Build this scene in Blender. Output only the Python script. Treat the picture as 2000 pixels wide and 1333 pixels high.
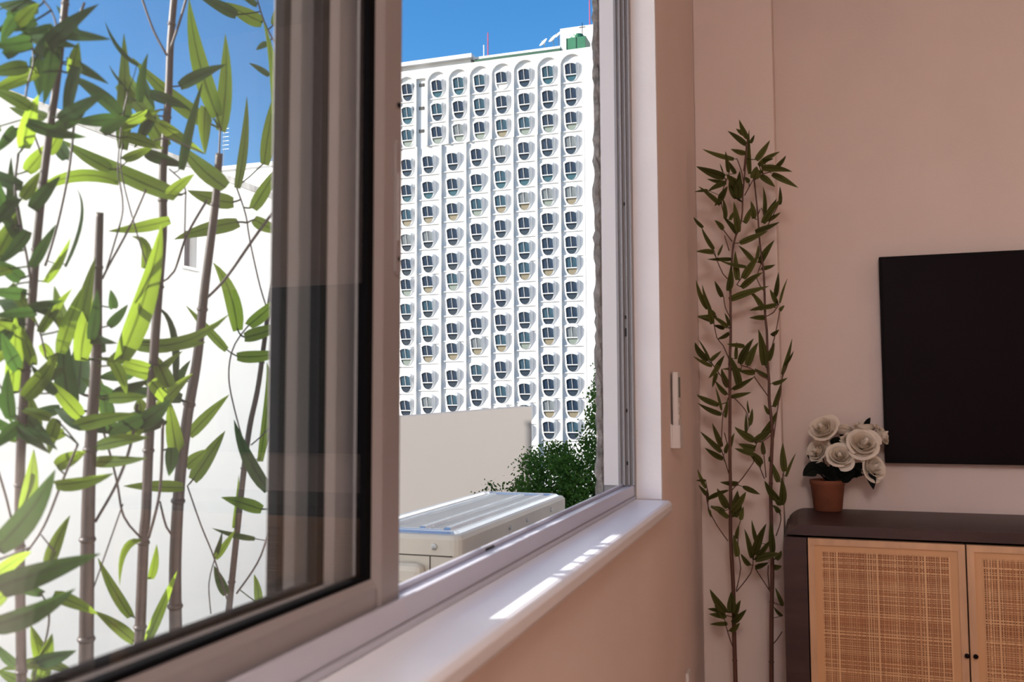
import bpy, math, random
from mathutils import Vector, Matrix
random.seed(7)
for o in list(bpy.data.objects): bpy.data.objects.remove(o)
SC = bpy.context.scene
COL = SC.collection
R_ = math.radians

# ------------------------------------------------------------------ camera
FPX = 1729.5
CAM = Vector((0, 0, 1.14))
def cam_axes(yaw, pitch, roll):
    cy, sy, cp, sp = math.cos(yaw), math.sin(yaw), math.cos(pitch), math.sin(pitch)
    f = Vector((-sy*cp, cy*cp, sp)); r = Vector((cy, sy, 0)); u = r.cross(f)
    cr, sr = math.cos(roll), math.sin(roll)
    return cr*r+sr*u, -sr*r+cr*u, f
RT, UP, FW = cam_axes(R_(18.321), R_(3.956), R_(-.186))
cd = bpy.data.cameras.new('camera'); cam = bpy.data.objects.new('camera', cd); COL.objects.link(cam)
cd.sensor_width = 36; cd.lens = FPX*36/2000; cd.clip_start = .02; cd.clip_end = 2000
cam.matrix_world = Matrix(((RT.x, UP.x, -FW.x, 0), (RT.y, UP.y, -FW.y, 0), (RT.z, UP.z, -FW.z, CAM.z), (0, 0, 0, 1)))
cd.dof.use_dof = True; cd.dof.focus_distance = 5.0; cd.dof.aperture_fstop = 8.0
SC.camera = cam
def ray(x, y): return RT*((x-1000)/FPX) - UP*((y-666.5)/FPX) + FW
def ony(x, y, Y): d = ray(x, y); return CAM + d*(Y/d.y)
def onx(x, y, X): d = ray(x, y); return CAM + d*(X/d.x)
def onz(x, y, Z): d = ray(x, y); return CAM + d*((Z-CAM.z)/d.z)
def att(x, y, t): return CAM + ray(x, y)*t

# ------------------------------------------------------------------ world, sun, exposure
SUN_DIR = Vector((-.80, -.48, .387)).normalized()
w = bpy.data.worlds.new('sky'); SC.world = w; w.use_nodes = True
nt = w.node_tree; nt.nodes.clear()
wo = nt.nodes.new('ShaderNodeOutputWorld'); bg = nt.nodes.new('ShaderNodeBackground'); sk = nt.nodes.new('ShaderNodeTexSky')
sk.sky_type = 'NISHITA'; sk.sun_disc = False
sk.sun_elevation = math.asin(SUN_DIR.z); sk.sun_rotation = math.atan2(SUN_DIR.x, SUN_DIR.y)
sk.air_density = 1.0; sk.dust_density = .6; sk.ozone_density = 3.0
bg.inputs['Strength'].default_value = .24
hs = nt.nodes.new('ShaderNodeHueSaturation'); hs.inputs['Saturation'].default_value = 1.3
nt.links.new(sk.outputs[0], hs.inputs['Color']); nt.links.new(hs.outputs[0], bg.inputs[0]); nt.links.new(bg.outputs[0], wo.inputs[0])
sl = bpy.data.lights.new('sun', 'SUN'); sl.energy = 12.0; sl.angle = R_(.55); sl.color = (1, .95, .87)
so = bpy.data.objects.new('sun', sl); COL.objects.link(so)
so.rotation_euler = SUN_DIR.to_track_quat('Z', 'Y').to_euler()
SC.view_settings.view_transform = 'Standard'; SC.view_settings.look = 'None'
SC.view_settings.gamma = 1; SC.view_settings.use_curve_mapping = False
SC.view_settings.exposure = 0.0
LAMP_W = 84

# ------------------------------------------------------------------ materials
def mat(name, col, rough=.6, metal=0, spec=.5, var=0, scale=8, bump=0, bscale=60, emit=None, stretch=None, coat=0):
    m = bpy.data.materials.new(name); m.use_nodes = True
    n = m.node_tree; b = n.nodes['Principled BSDF']
    b.inputs['Base Color'].default_value = (*col, 1); b.inputs['Roughness'].default_value = rough
    b.inputs['Metallic'].default_value = metal; b.inputs['Specular IOR Level'].default_value = spec
    b.inputs['Coat Weight'].default_value = coat
    if emit:
        b.inputs['Emission Color'].default_value = (*emit[0], 1); b.inputs['Emission Strength'].default_value = emit[1]
    tc = n.nodes.new('ShaderNodeTexCoord'); mp = n.nodes.new('ShaderNodeMapping')
    n.links.new(tc.outputs['Object'], mp.inputs[0])
    if stretch: mp.inputs['Scale'].default_value = stretch
    if var:
        t = n.nodes.new('ShaderNodeTexNoise'); t.inputs['Scale'].default_value = scale; t.inputs['Detail'].default_value = 6
        n.links.new(mp.outputs[0], t.inputs['Vector'])
        r = n.nodes.new('ShaderNodeMapRange'); r.inputs['From Min'].default_value = .3; r.inputs['From Max'].default_value = .7
        r.inputs['To Min'].default_value = 1-var; r.inputs['To Max'].default_value = 1+var
        n.links.new(t.outputs['Fac'], r.inputs['Value'])
        mx = n.nodes.new('ShaderNodeVectorMath'); mx.operation = 'SCALE'
        mx.inputs[0].default_value = col; n.links.new(r.outputs[0], mx.inputs['Scale'])
        n.links.new(mx.outputs[0], b.inputs['Base Color'])
    if bump:
        t = n.nodes.new('ShaderNodeTexNoise'); t.inputs['Scale'].default_value = bscale; t.inputs['Detail'].default_value = 5
        n.links.new(mp.outputs[0], t.inputs['Vector'])
        bp = n.nodes.new('ShaderNodeBump'); bp.inputs['Strength'].default_value = bump; bp.inputs['Distance'].default_value = .01
        n.links.new(t.outputs['Fac'], bp.inputs['Height']); n.links.new(bp.outputs[0], b.inputs['Normal'])
    return m

def leaf_mat(name, c, ct, trans=.5, rough=.6):
    """thin leaf: reflects c, lets ct through, darker midrib and fine veins from the leaf's own uv"""
    m = bpy.data.materials.new(name); m.use_nodes = True
    n = m.node_tree; N = n.nodes; L = n.links
    b = N['Principled BSDF']; out = N['Material Output']
    b.inputs['Roughness'].default_value = rough; b.inputs['Specular IOR Level'].default_value = .06
    uv = N.new('ShaderNodeUVMap'); uv.uv_map = 'leaf'
    sp = N.new('ShaderNodeSeparateXYZ'); L.new(uv.outputs[0], sp.inputs[0])
    ab = N.new('ShaderNodeMath'); ab.operation = 'ABSOLUTE'; L.new(sp.outputs['Y'], ab.inputs[0])
    mr = N.new('ShaderNodeMapRange'); mr.inputs['From Min'].default_value = .04; mr.inputs['From Max'].default_value = .16
    mr.inputs['To Min'].default_value = .42; mr.inputs['To Max'].default_value = 1; L.new(ab.outputs[0], mr.inputs['Value'])
    wv = N.new('ShaderNodeTexNoise'); wv.inputs['Scale'].default_value = 9; wv.inputs['Detail'].default_value = 3
    mp = N.new('ShaderNodeMapping'); mp.inputs['Scale'].default_value = (.3, 2.2, 1); L.new(uv.outputs[0], mp.inputs[0]); L.new(mp.outputs[0], wv.inputs['Vector'])
    m2 = N.new('ShaderNodeMapRange'); m2.inputs['From Min'].default_value = .3; m2.inputs['From Max'].default_value = .7
    m2.inputs['To Min'].default_value = .75; m2.inputs['To Max'].default_value = 1.2; L.new(wv.outputs['Fac'], m2.inputs['Value'])
    oi = N.new('ShaderNodeObjectInfo')
    m3 = N.new('ShaderNodeMapRange'); m3.inputs['To Min'].default_value = .65; m3.inputs['To Max'].default_value = 1.25; L.new(oi.outputs['Random'], m3.inputs['Value'])
    mu = N.new('ShaderNodeMath'); mu.operation = 'MULTIPLY'; L.new(mr.outputs[0], mu.inputs[0]); L.new(m2.outputs[0], mu.inputs[1])
    mv = N.new('ShaderNodeMath'); mv.operation = 'MULTIPLY'; L.new(mu.outputs[0], mv.inputs[0]); L.new(m3.outputs[0], mv.inputs[1])
    def sc(col):
        v = N.new('ShaderNodeVectorMath'); v.operation = 'SCALE'; v.inputs[0].default_value = col; L.new(mv.outputs[0], v.inputs['Scale']); return v
    L.new(sc(c).outputs[0], b.inputs['Base Color'])
    tr = N.new('ShaderNodeBsdfTranslucent'); L.new(sc(ct).outputs[0], tr.inputs[0])
    mix = N.new('ShaderNodeMixShader'); mix.inputs[0].default_value = trans
    L.new(b.outputs[0], mix.inputs[1]); L.new(tr.outputs[0], mix.inputs[2]); L.new(mix.outputs[0], out.inputs[0])
    return m

def glass_mat(name, tint=(.99, .992, .992)):
    m = bpy.data.materials.new(name); m.use_nodes = True
    n = m.node_tree; N = n.nodes; N.remove(N['Principled BSDF'])
    t = N.new('ShaderNodeBsdfTransparent'); t.inputs[0].default_value = (*tint, 1)
    g = N.new('ShaderNodeBsdfGlossy'); g.inputs['Roughness'].default_value = 0.0
    f = N.new('ShaderNodeLayerWeight'); f.inputs['Blend'].default_value = .5
    p = N.new('ShaderNodeMath'); p.operation = 'POWER'; p.inputs[1].default_value = 5
    q = N.new('ShaderNodeMath'); q.operation = 'MULTIPLY_ADD'; q.inputs[1].default_value = .9; q.inputs[2].default_value = .02
    n.links.new(f.outputs['Facing'], p.inputs[0]); n.links.new(p.outputs[0], q.inputs[0])
    mx = N.new('ShaderNodeMixShader')
    n.links.new(q.outputs[0], mx.inputs[0]); n.links.new(t.outputs[0], mx.inputs[1]); n.links.new(g.outputs[0], mx.inputs[2])
    du = N.new('ShaderNodeBsdfTranslucent'); du.inputs[0].default_value = (.9, .9, .9, 1)
    m2 = N.new('ShaderNodeMixShader'); m2.inputs[0].default_value = .0018
    n.links.new(mx.outputs[0], m2.inputs[1]); n.links.new(du.outputs[0], m2.inputs[2])
    n.links.new(m2.outputs[0], N['Material Output'].inputs[0]); return m

WALLC = (.79, .665, .615)
M = {}
M['wall'] = mat('wall_paint', WALLC, .85, spec=.2, var=.03, scale=3, bump=.06, bscale=120)
M['ceiling'] = mat('ceiling_paint', (.8, .76, .72), .9, spec=.1)
M['floor'] = mat('floor_wood', (.36, .2, .11), .45, var=.25, scale=3, stretch=(1, 12, 1))
M['reveal'] = mat('reveal_paint', (.84, .80, .79), .8, spec=.2, var=.03, scale=6, bump=.1, bscale=60)
M['sill'] = mat('sill_stone', (.90, .92, .98), .35, var=.03, scale=5)
M['facade'] = mat('facade_render', (.88, .86, .82), .9, spec=.05, var=.04, scale=.3)
M['track'] = mat('skylit_track', (.56, .56, .64), .3, spec=.5)  # bottom frame metal, with the skylight on it put into the colour
M['alu'] = mat('shaded_aluminium', (.30, .275, .275), .38, spec=.5)  # same white frame metal, with the room-side shade put into the colour
M['gasket'] = mat('black_rubber', (.004, .004, .005), .85, spec=.05)
M['concrete'] = mat('rough_concrete', (.21, .185, .165), .95, var=.4, scale=40, bump=.8, bscale=90)
M['slab'] = mat('ledge_concrete', (.45, .43, .40), .9, var=.15, scale=8)
M['glass'] = glass_mat('clear_glass')
M['acbody'] = mat('ac_cream', (.56, .52, .44), .5, var=.04, scale=6)
M['actop'] = mat('ac_top_metal', (.62, .64, .66), .22, metal=.7)
M['dkgrey'] = mat('dark_grey_slats', (.10, .09, .10), .7)
M['dark'] = mat('dark_gap', (.02, .018, .016), .7)
M['metal'] = mat('steel', (.5, .5, .5), .35, metal=1)
M['cabinet'] = mat('dark_stained_wood', (.042, .018, .019), .45, var=.3, scale=4, stretch=(1, 8, 8))
M['doorwood'] = mat('pale_mango_wood', (.66, .40, .23), .55, var=.12, scale=6, stretch=(6, 1, 1))
M['doorback'] = mat('cane_backing', (.33, .13, .055), .8, var=.15, scale=8)
M['tv'] = mat('black_screen', (.006, .002, .004), .5, spec=.08)
M['tvbez'] = mat('black_plastic', (.005, .003, .004), .6, spec=.1)
M['terracotta'] = mat('terracotta', (.23, .07, .032), .8, var=.15, scale=20)
M['soil'] = mat('soil', (.04, .025, .018), .95, var=.3, scale=60, bump=.5, bscale=80)
def petal_mat():
    m = mat('rose_petal', (.93, .84, .72), .7, spec=.15, var=.04, scale=3); n = m.node_tree
    t = n.nodes.new('ShaderNodeBsdfTranslucent'); t.inputs[0].default_value = (.95, .80, .62, 1)
    x = n.nodes.new('ShaderNodeMixShader'); x.inputs[0].default_value = .22
    n.links.new(n.nodes['Principled BSDF'].outputs[0], x.inputs[1]); n.links.new(t.outputs[0], x.inputs[2]); n.links.new(x.outputs[0], n.nodes['Material Output'].inputs[0]); return m
M['petal'] = petal_mat()
M['roseleaf'] = leaf_mat('rose_leaf', (.012, .014, .012), (.01, .02, .008), .15)
M['stem_in'] = mat('bamboo_stem_brown', (.10, .04, .025), .5, var=.25, scale=12, stretch=(6, 6, 1))
M['stem_out'] = mat('bamboo_stem_grey', (.045, .030, .027), .45, var=.25, scale=20, stretch=(6, 6, .6))
M['leaf_in'] = leaf_mat('bamboo_leaf_indoor', (.095, .10, .03), (.11, .13, .03), .25)
M['leaf_out'] = leaf_mat('bamboo_leaf_backlit', (.065, .13, .02), (.36, .52, .04), .58)  # outdoor leaf with the light from behind put into its colours
M['leaf_dark'] = leaf_mat('bamboo_leaf_unlit', (.022, .058, .018), (.07, .16, .025), .42)  # same leaf in a darker tone, for those not lit from behind
M['white'] = mat('white_plastic', (.72, .68, .67), .4)
M['tower'] = mat('tower_white_render', (.60, .595, .59), .85, spec=.1, var=.03, scale=.3)
M['tpane'] = mat('tower_glass', (.022, .038, .065), .12, spec=.6)
M['tpane2'] = mat('tower_glass_teal', (.035, .075, .105), .12, spec=.6)
M['tpane3'] = mat('tower_glass_curtain', (.16, .18, .19), .3, spec=.5)
M['lp_blue'] = mat('panel_blue', (.02, .03, .045), .25)
M['lp_teal'] = mat('panel_teal', (.03, .075, .095), .25)
M['lp_beige'] = mat('panel_beige', (.16, .135, .085), .6)
M['lp_sage'] = mat('panel_sage', (.15, .18, .155), .6)
M['lp_white'] = mat('panel_white', (.55, .54, .53), .6)
M['green'] = mat('green_paint', (.012, .11, .05), .5, var=.15, scale=1)
M['greend'] = mat('green_paint_deep', (.010, .06, .03), .5)
M['redmast'] = mat('red_paint', (.45, .06, .10), .5)
M['opp'] = mat('opposite_white_render', (.90, .895, .88), .9, spec=.05, var=.025, scale=.25)
M['stain'] = mat('stained_parapet', (.62, .60, .58), .95, var=.45, scale=2.2, stretch=(1, 1, .4))
M['greywall'] = mat('plain_grey_render', (.215, .197, .187), .9, spec=.05)
M['ground'] = mat('asphalt', (.22, .21, .20), .95, var=.2, scale=.2)
M['bark'] = mat('bark', (.10, .07, .05), .95, var=.3, scale=4)
M['tleaf'] = leaf_mat('tree_leaf', (.028, .07, .015), (.09, .19, .02), .35)
M['lampglow'] = mat('lamp_diffuser', (.9, .85, .75), .6, emit=((1, .80, .66), 4))

def cane_mat():
    m = bpy.data.materials.new('cane_strands'); m.use_nodes = True
    n = m.node_tree; b = n.nodes['Principled BSDF']; b.inputs['Roughness'].default_value = .5
    g = n.nodes.new('ShaderNodeNewGeometry'); cr = n.nodes.new('ShaderNodeValToRGB')
    cr.color_ramp.elements[0].color = (.50, .22, .09, 1); cr.color_ramp.elements[1].color = (.80, .50, .26, 1)
    n.links.new(g.outputs['Random Per Island'], cr.inputs[0]); n.links.new(cr.outputs[0], b.inputs['Base Color']); return m
M['cane'] = cane_mat()

# ------------------------------------------------------------------ mesh helpers
class MB:
    def __init__(s): s.v = []; s.f = []; s.sm = False
    def box(s, x0, x1, y0, y1, z0, z1):
        k = len(s.v)
        s.v += [(x, y, z) for z in (z0, z1) for y in (y0, y1) for x in (x0, x1)]
        s.f += [tuple(k+i for i in q) for q in ((0, 2, 3, 1), (4, 5, 7, 6), (0, 1, 5, 4), (2, 6, 7, 3), (0, 4, 6, 2), (1, 3, 7, 5))]
        return s
    def poly(s, pts):
        k = len(s.v); s.v += [tuple(p) for p in pts]; s.f.append(tuple(range(k, k+len(pts)))); return s
    def prism(s, pts, vec):
        """closed outline pts extruded by vec"""
        k = len(s.v); n = len(pts); vec = Vector(vec)
        s.v += [tuple(p) for p in pts] + [tuple(Vector(p)+vec) for p in pts]
        s.f.append(tuple(range(k+n-1, k-1, -1))); s.f.append(tuple(range(k+n, k+2*n)))
        for i in range(n): j = (i+1) % n; s.f.append((k+i, k+j, k+n+j, k+n+i))
        return s
    def rings(s, rings, close=True, cap0=True, cap1=True):
        k = len(s.v); n = len(rings[0])
        for r in rings: s.v += [tuple(p) for p in r]
        for a in range(len(rings)-1):
            for i in range(n if close else n-1):
                j = (i+1) % n
                s.f.append((k+a*n+i, k+a*n+j, k+(a+1)*n+j, k+(a+1)*n+i))
        if cap0: s.f.append(tuple(range(k+n-1, k-1, -1)))
        if cap1: e = k+(len(rings)-1)*n; s.f.append(tuple(range(e, e+n)))
        return s
    def lathe(s, prof, c=(0, 0, 0), n=24, cap0=True, cap1=True):
        return s.rings([[(c[0]+r*math.cos(2*math.pi*i/n), c[1]+r*math.sin(2*math.pi*i/n), c[2]+z) for i in range(n)] for r, z in prof], True, cap0, cap1)
    def tube(s, pts, rad, n=6):
        pts = [Vector(p) for p in pts]; rs = []
        for i, p in enumerate(pts):
            d = (pts[min(i+1, len(pts)-1)]-pts[max(i-1, 0)])
            d = d.normalized() if d.length > 1e-9 else Vector((0, 0, 1))
            a = d.cross(Vector((0, 1, 0)) if abs(d.y) < .9 else Vector((1, 0, 0))).normalized(); b = d.cross(a)
            r = rad[i] if isinstance(rad, (list, tuple)) else rad
            rs.append([p+(a*math.cos(2*math.pi*q/n)+b*math.sin(2*math.pi*q/n))*r for q in range(n)])
        return s.rings(rs)
    def mesh(s, name):
        m = bpy.data.meshes.new(name); m.from_pydata(s.v, [], s.f); m.update()
        if s.sm:
            for p in m.polygons: p.use_smooth = True
        return m
    def build(s, name, m, parent=None, smooth=False, bevel=0):
        s.sm = smooth
        return obj(name, s.mesh(name), m, parent, bevel)
def obj(name, me, m, parent=None, bevel=0):
    o = bpy.data.objects.new(name, me); COL.objects.link(o)
    if m is not None and not me.materials: me.materials.append(M[m] if isinstance(m, str) else m)
    if parent is not None: o.parent = parent; o.matrix_parent_inverse = Matrix.Translation(-parent.location) if parent.parent is None else Matrix()
    if bevel:
        b = o.modifiers.new('bevel', 'BEVEL'); b.width = bevel; b.segments = 2; b.limit_method = 'ANGLE'
    return o
def child(name, me, m, parent, loc=(0, 0, 0), rot=None):
    """shared-mesh child placed in the parent's own space"""
    o = bpy.data.objects.new(name, me); COL.objects.link(o); o.parent = parent; o.location = loc
    if rot is not None: o.rotation_euler = rot
    if m:
        if not me.materials: me.materials.append(None)
        o.material_slots[0].link = 'OBJECT'; o.material_slots[0].material = M[m]
    return o
def empty(name, loc): o = bpy.data.objects.new(name, None); COL.objects.link(o); o.location = loc; o.empty_display_size = .1; return o
def tag(o, label, cat, group=None, kind=None):
    o['label'] = label; o['category'] = cat
    if group: o['group'] = group
    if kind: o['kind'] = kind
    return o
def struct(name, mb, m, label, cat, bevel=0):
    return tag(mb.build(name, m, None, False, bevel), label, cat, kind='structure')

# ------------------------------------------------------------------ the room shell
XW, XO = -.315, -.463          # window wall: room face, outer face
YJ = 2.021                     # right jamb of the window
YL = -.25                      # left jamb
ZS, ZT = .92, 2.35             # sill, head
YP, YT = 2.80, 3.00            # pillar face, TV wall
XP = -.0725                    # pillar's free edge
XR, YB, ZC = 3.4, -2.6, 2.65
mb = MB()
mb.box(XO, XW, YB-.15, YL, 0, ZC); mb.box(XO, XW, YJ, YT+.15, 0, ZC)
mb.box(XO, XW, YL, YJ, 0, ZS-.03); mb.box(XO, XW, YL, YJ, ZT, ZC)
wl = struct('wall_left', mb, 'wall', 'pale pinkish painted wall that holds the sliding window', 'wall')
struct('wall_far', MB().box(XW-.15, XR+.15, YT, YT+.15, 0, ZC), 'wall', 'pinkish beige wall behind the black screen and the cane cabinet', 'wall')
struct('wall_pillar', MB().box(XW, XP, YP, YT, 0, ZC), 'wall', 'square pinkish pillar filling the corner behind the indoor bamboo', 'wall', bevel=.004)
struct('wall_right', MB().box(XR, XR+.15, YB, YT, 0, ZC), 'wall', 'plain beige wall on the right side of the room', 'wall')
struct('wall_back', MB().box(XW, XR+.15, YB-.15, YB, 0, ZC), 'wall', 'plain beige wall behind the viewer', 'wall')
struct('floor', MB().box(XO, XR+.15, YB-.15, YT+.15, -.15, 0), 'floor', 'brown wooden floor of the room', 'floor')
struct('ceiling', MB().box(XO, XR+.15, YB-.15, YT+.15, ZC, ZC+.15), 'ceiling', 'plain pale ceiling of the room', 'ceiling')

mb = MB()
mb.box(XO, XO+.148, -50, YB-.15, -14, 22); mb.box(XO, XO+.148, YT+.15, 40, -14, 22)
mb.box(XO, XO+.148, YB-.15, YT+.15, -14, 0); mb.box(XO, XO+.148, YB-.15, YT+.15, ZC, 22)
struct('wall_facade', mb, 'facade', 'pale outer wall of the block around the window', 'wall')
# white plastered reveal at the right jamb, thin skin on the cut wall, a little uneven at its edge
mb = MB(); n = 26; rs = []
rj = random.Random(3)
for i in range(n+1):
    z = ZS + (ZT-ZS)*i/n; e = .0025*math.sin(z*5.3)+.0012*rj.uniform(-1, 1)
    rs.append([(-.371, YJ-.001, z), (XW+.0015, YJ-.004+e, z), (XW+.0015, YJ+.012, z), (-.371, YJ+.012, z)])
mb.rings(rs)
struct('trim_1', mb, 'reveal', 'white plastered inner reveal at the right side of the window', 'window reveal')
# white stone sill
pts = []
x0, x1, zb = -.372, -.290, .890
prof = [(x0, zb), (x1-.006, zb), (x1, zb+.008), (x1+.001, ZS-.008), (x1-.003, ZS-.002), (x1-.009, ZS), (x0, ZS)]
s = MB().prism([(x, YL-.02, z) for x, z in prof], (0, 2.005-YL+.02, 0))
struct('trim_2', s, 'sill', 'white stone window sill with rounded front edge', 'window sill', bevel=.0015)
# rough broken concrete edge and white outer return beyond the tracks
mb = MB(); rs = []; rj = random.Random(11)
for i in range(91):
    z = .86+1.5*i/90
    a, b, c = rj.uniform(-.004, .004), rj.uniform(-.003, .003), rj.uniform(-.003, .003)
    rs.append([(-.4445, YJ-.006+b*.5, z), (-.4495+b, YJ-.011+c, z), (-.458+c, YJ-.009+b, z), (-.4645+a, YJ-.001+c, z), (-.466+a, YJ+.03, z), (-.4445, YJ+.03, z)])
mb.rings(rs)
struct('trim_3', mb, 'concrete', 'rough broken concrete edge outside the right end of the window', 'concrete edge')

# fixed aluminium frame with its tracks
fr = empty('window_1', (-.40, .9, ZS)); tag(fr, 'white aluminium window frame with sliding tracks', 'window frame', kind='structure')
Y0, Y1 = YL, YJ
b = MB(); b.box(-.376, -.372, Y0, Y1, ZS, .926); b.build('bottom_base', 'track', fr)
b = MB(); b.box(-.3785, -.375, Y0, Y1, .9272, .951); b.box(-.398, -.3785, Y0, Y1, .9272, .9475); b.build('bottom_step', 'track', fr, bevel=.0008)
b = MB(); b.box(-.4045, -.4000, Y0, Y1, .9272, .953); b.build('bottom_track', 'track', fr, bevel=.0006)
b = MB(); b.box(-.4045, -.376, Y0, Y1, .9205, .9268); b.box(-.47, -.4045, Y0, Y1, .895, .912); b.build('bottom_channel', 'alu', fr)
b = MB(); b.box(-.4410, -.4380, Y0, Y1, .912, .930); b.build('bottom_track', 'track', fr)
b = MB(); b.box(-.4700, -.4670, Y0, Y1, .912, .917); b.build('bottom_track', 'track', fr)
# right jamb: base plate and four raised ribs seen as vertical lines, flat plate outside
b = MB(); b.box(-.4450, -.372, YJ-.006, YJ+.01, ZS, ZT); b.build('jamb_plate', 'alu', fr)
for xa, xb, pr in ((-.376, -.3725, .020), (-.3865, -.3835, .017), (-.398, -.3935, .019), (-.4105, -.4045, .014)):
    b = MB(); b.box(xa, xb, YJ-pr, YJ-.006, .951, ZT); b.build('jamb_rib', 'alu', fr, bevel=.0006)
b = MB(); b.box(-.4445, -.4105, YJ-.011, YJ-.006, .95, ZT); b.build('jamb_flat', 'white', fr)
for z in (1.00, 1.12, 1.30, 1.335, 1.60):
    b = MB(); b.box(-.3925, -.3880, YJ-.0075, YJ-.0055, z-.004-(.006 if z == 1.30 else 0), z+.004+(.006 if z == 1.30 else 0)); b.build('screw_hole', 'dark', fr)
b = MB(); b.box(-.3995, -.3980, 1.095, 1.125, .9476, .9505); b.build('drain_slot', 'dark', fr)
b = MB(); b.box(-.47, -.372, Y0, Y1, ZT-.045, ZT); b.build('head_rail', 'alu', fr)
b = MB(); b.box(-.47, -.372, Y0, Y0+.03, .95, ZT-.045); b.build('jamb_left', 'alu', fr)

# sliding sashes (three, stacked at the left)
def sash(xf, th, yr, st, zb, rail, gas, gh, label, latch=False):
    """xf room-side face, yr right edge, st stile width, zb underside, rail height, gas gasket width"""
    xb = xf-th; yl = YL+.035; zt = ZT-.03
    e = empty('sliding_sash', (xf-th/2, (yl+yr)/2, zb)); tag(e, label, 'window sash', 'sliding window sashes')
    bz, tz = zb+rail, zt-.05
    yi, yj = yr-st, yl+st
    b = MB()
    b.rings([[(xb, yr, z), (xf-.002, yr, z), (xf, yr-.004, z), (xf, yi+.012, z), (xf-.005, yi, z), (xb, yi, z)] for z in (zb+.0, zt)])
    b.build('stile', 'alu', e)
    b = MB(); b.box(xb, xf, yl, yj, zb, zt); b.build('stile', 'alu', e, bevel=.002)
    b = MB(); b.rings([[(xb, y, zb), (xf, y, zb), (xf, y, bz-.007), (xf-.005, y, bz), (xb, y, bz)] for y in (yj, yi-.0002)])
    b.build('bottom_rail', 'alu', e)
    b = MB(); b.box(xb, xf, yj, yi, tz, zt); b.build('top_rail', 'alu', e)
    xm = xf-th*.45
    for nm, bb in (('gasket', (xm-.004, xm+.006, yi-gas, yi, bz, tz)), ('gasket', (xm-.004, xm+.006, yj, yj+gas, bz, tz)),
                   ('gasket', (xm-.004, xm+.006, yj+gas, yi-gas, bz, bz+gh)), ('gasket', (xm-.004, xm+.006, yj+gas, yi-gas, tz-gas, tz))):
        b = MB(); b.box(*bb); b.build(nm, 'gasket', e)
    b = MB(); b.box(xm-.001, xm+.003, yj, yi, bz, tz); b.build('pane', 'glass', e)
    if latch:
        zl = 1.335
        ol = []
        for i in range(20):
            a = 2*math.pi*i/20; ol.append((xf+.0002, yr-.013+.0065*math.cos(a), (zl+.062 if math.sin(a) > 0 else zl-.062)+.0065*math.sin(a)))
        b = MB(); b.prism(ol, (.0016, 0, 0)); lp = b.build('latch_plate', 'alu', e)
        b = MB(); b.box(xf+.0005, xf+.003, yr-.0155, yr-.0105, zl-.035, zl+.035); b.build('latch_slide', 'tvbez' if False else 'alu', e, bevel=.001)
        for z in (zl+.105, zl-.052, zl-.018):
            b = MB(); b.rings([[(xf+dx, yr-.012+.0024*math.cos(2*math.pi*i/10), z+.0024*math.sin(2*math.pi*i/10)) for i in range(10)] for dx in (.0003, .0022)]); b.build('screw', 'gasket', e)
    return e
sash(-.384, .024, .808, .054, .9455, .0305, .012, .0048, 'innermost window sash with small latch, nearest the room', True)
sash(-.414, .022, .786, .068, .932, .0445, .013, .0042, 'middle window sash, seen through the innermost pane')
sash(-.444, .022, .751, .052, .918, .044, .011, .004, 'outermost window sash, nearest the bamboo outside')

# ------------------------------------------------------------------ indoor objects
# cabinet
CX0, CX1, CY0, CY1, CZ = -.069, 1.60, 2.55, 2.955, .806
cab = empty('sideboard_cabinet', (.76, 2.75, 0))
tag(cab, 'dark brown sideboard with woven cane doors under the black screen', 'cabinet')
r = .062
out = [(CX0, CY0, .1)]
for i in range(9):
    a = math.pi - i*math.pi/16; out.append((CX0+r+r*math.cos(a), CY0, CZ-r+r*math.sin(a)))
out += [(CX1-r+r*math.cos(math.pi/2-i*math.pi/16), CY0, CZ-r+r*math.sin(math.pi/2-i*math.pi/16)) for i in range(9)]
out.append((CX1, CY0, .1))
inn = [(CX1-.06, CY0, .1), (CX1-.06, CY0, CZ-.034), (CX0+.0605, CY0, CZ-.034), (CX0+.0605, CY0, .1)]
# carcass: outer shell as three pieces
b = MB(); b.prism([(x, y, z) for x, y, z in out if z >= CZ-.034-1e-6] , (0, CY1-CY0, 0)); b.build('top', 'cabinet', cab)
def side(xa, xb, flip):
    pts = [p for p in out if p[2] < CZ-.034 and (p[0] < .7) == (not flip)]
    pts = sorted(pts, key=lambda p: p[2])
    q = [(p[0], CY0, p[2]) for p in pts]
    zz = q[-1][2]
    inner = xb if not flip else xa
    edge = (CX0+r-math.sqrt(r*r-(r-.034)**2), CY0, CZ-.034) if not flip else (CX1-r+math.sqrt(r*r-(r-.034)**2), CY0, CZ-.034)
    q = q + [edge, (inner, CY0, CZ-.034), (inner, CY0, .1)]
    return q
b = MB(); b.prism(side(CX0, CX0+.0605, False), (0, CY1-CY0, 0)); b.build('side_panel', 'cabinet', cab)
b = MB(); b.prism(side(CX1-.06, CX1, True), (0, CY1-CY0, 0)); b.build('side_panel', 'cabinet', cab)
b = MB(); b.box(CX0+.0605, CX1-.06, CY0, CY1, .1, .13); b.build('bottom_panel', 'cabinet', cab)
b = MB(); b.box(CX0+.0605, CX1-.06, CY1-.02, CY1, .13, CZ-.034); b.build('back_panel', 'cabinet', cab)
for lx in (CX0+.08, CX1-.08):
    for ly in (CY0+.06, CY1-.06):
        b = MB(); b.lathe([(.014, 0), (.022, .1)], (lx, ly, 0), 12); b.build('leg', 'cabinet', cab)
dx0, dw = CX0+.0605+.0015, (CX1-.06-CX0-.0605-.003)/4
rc = random.Random(5)
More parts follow.
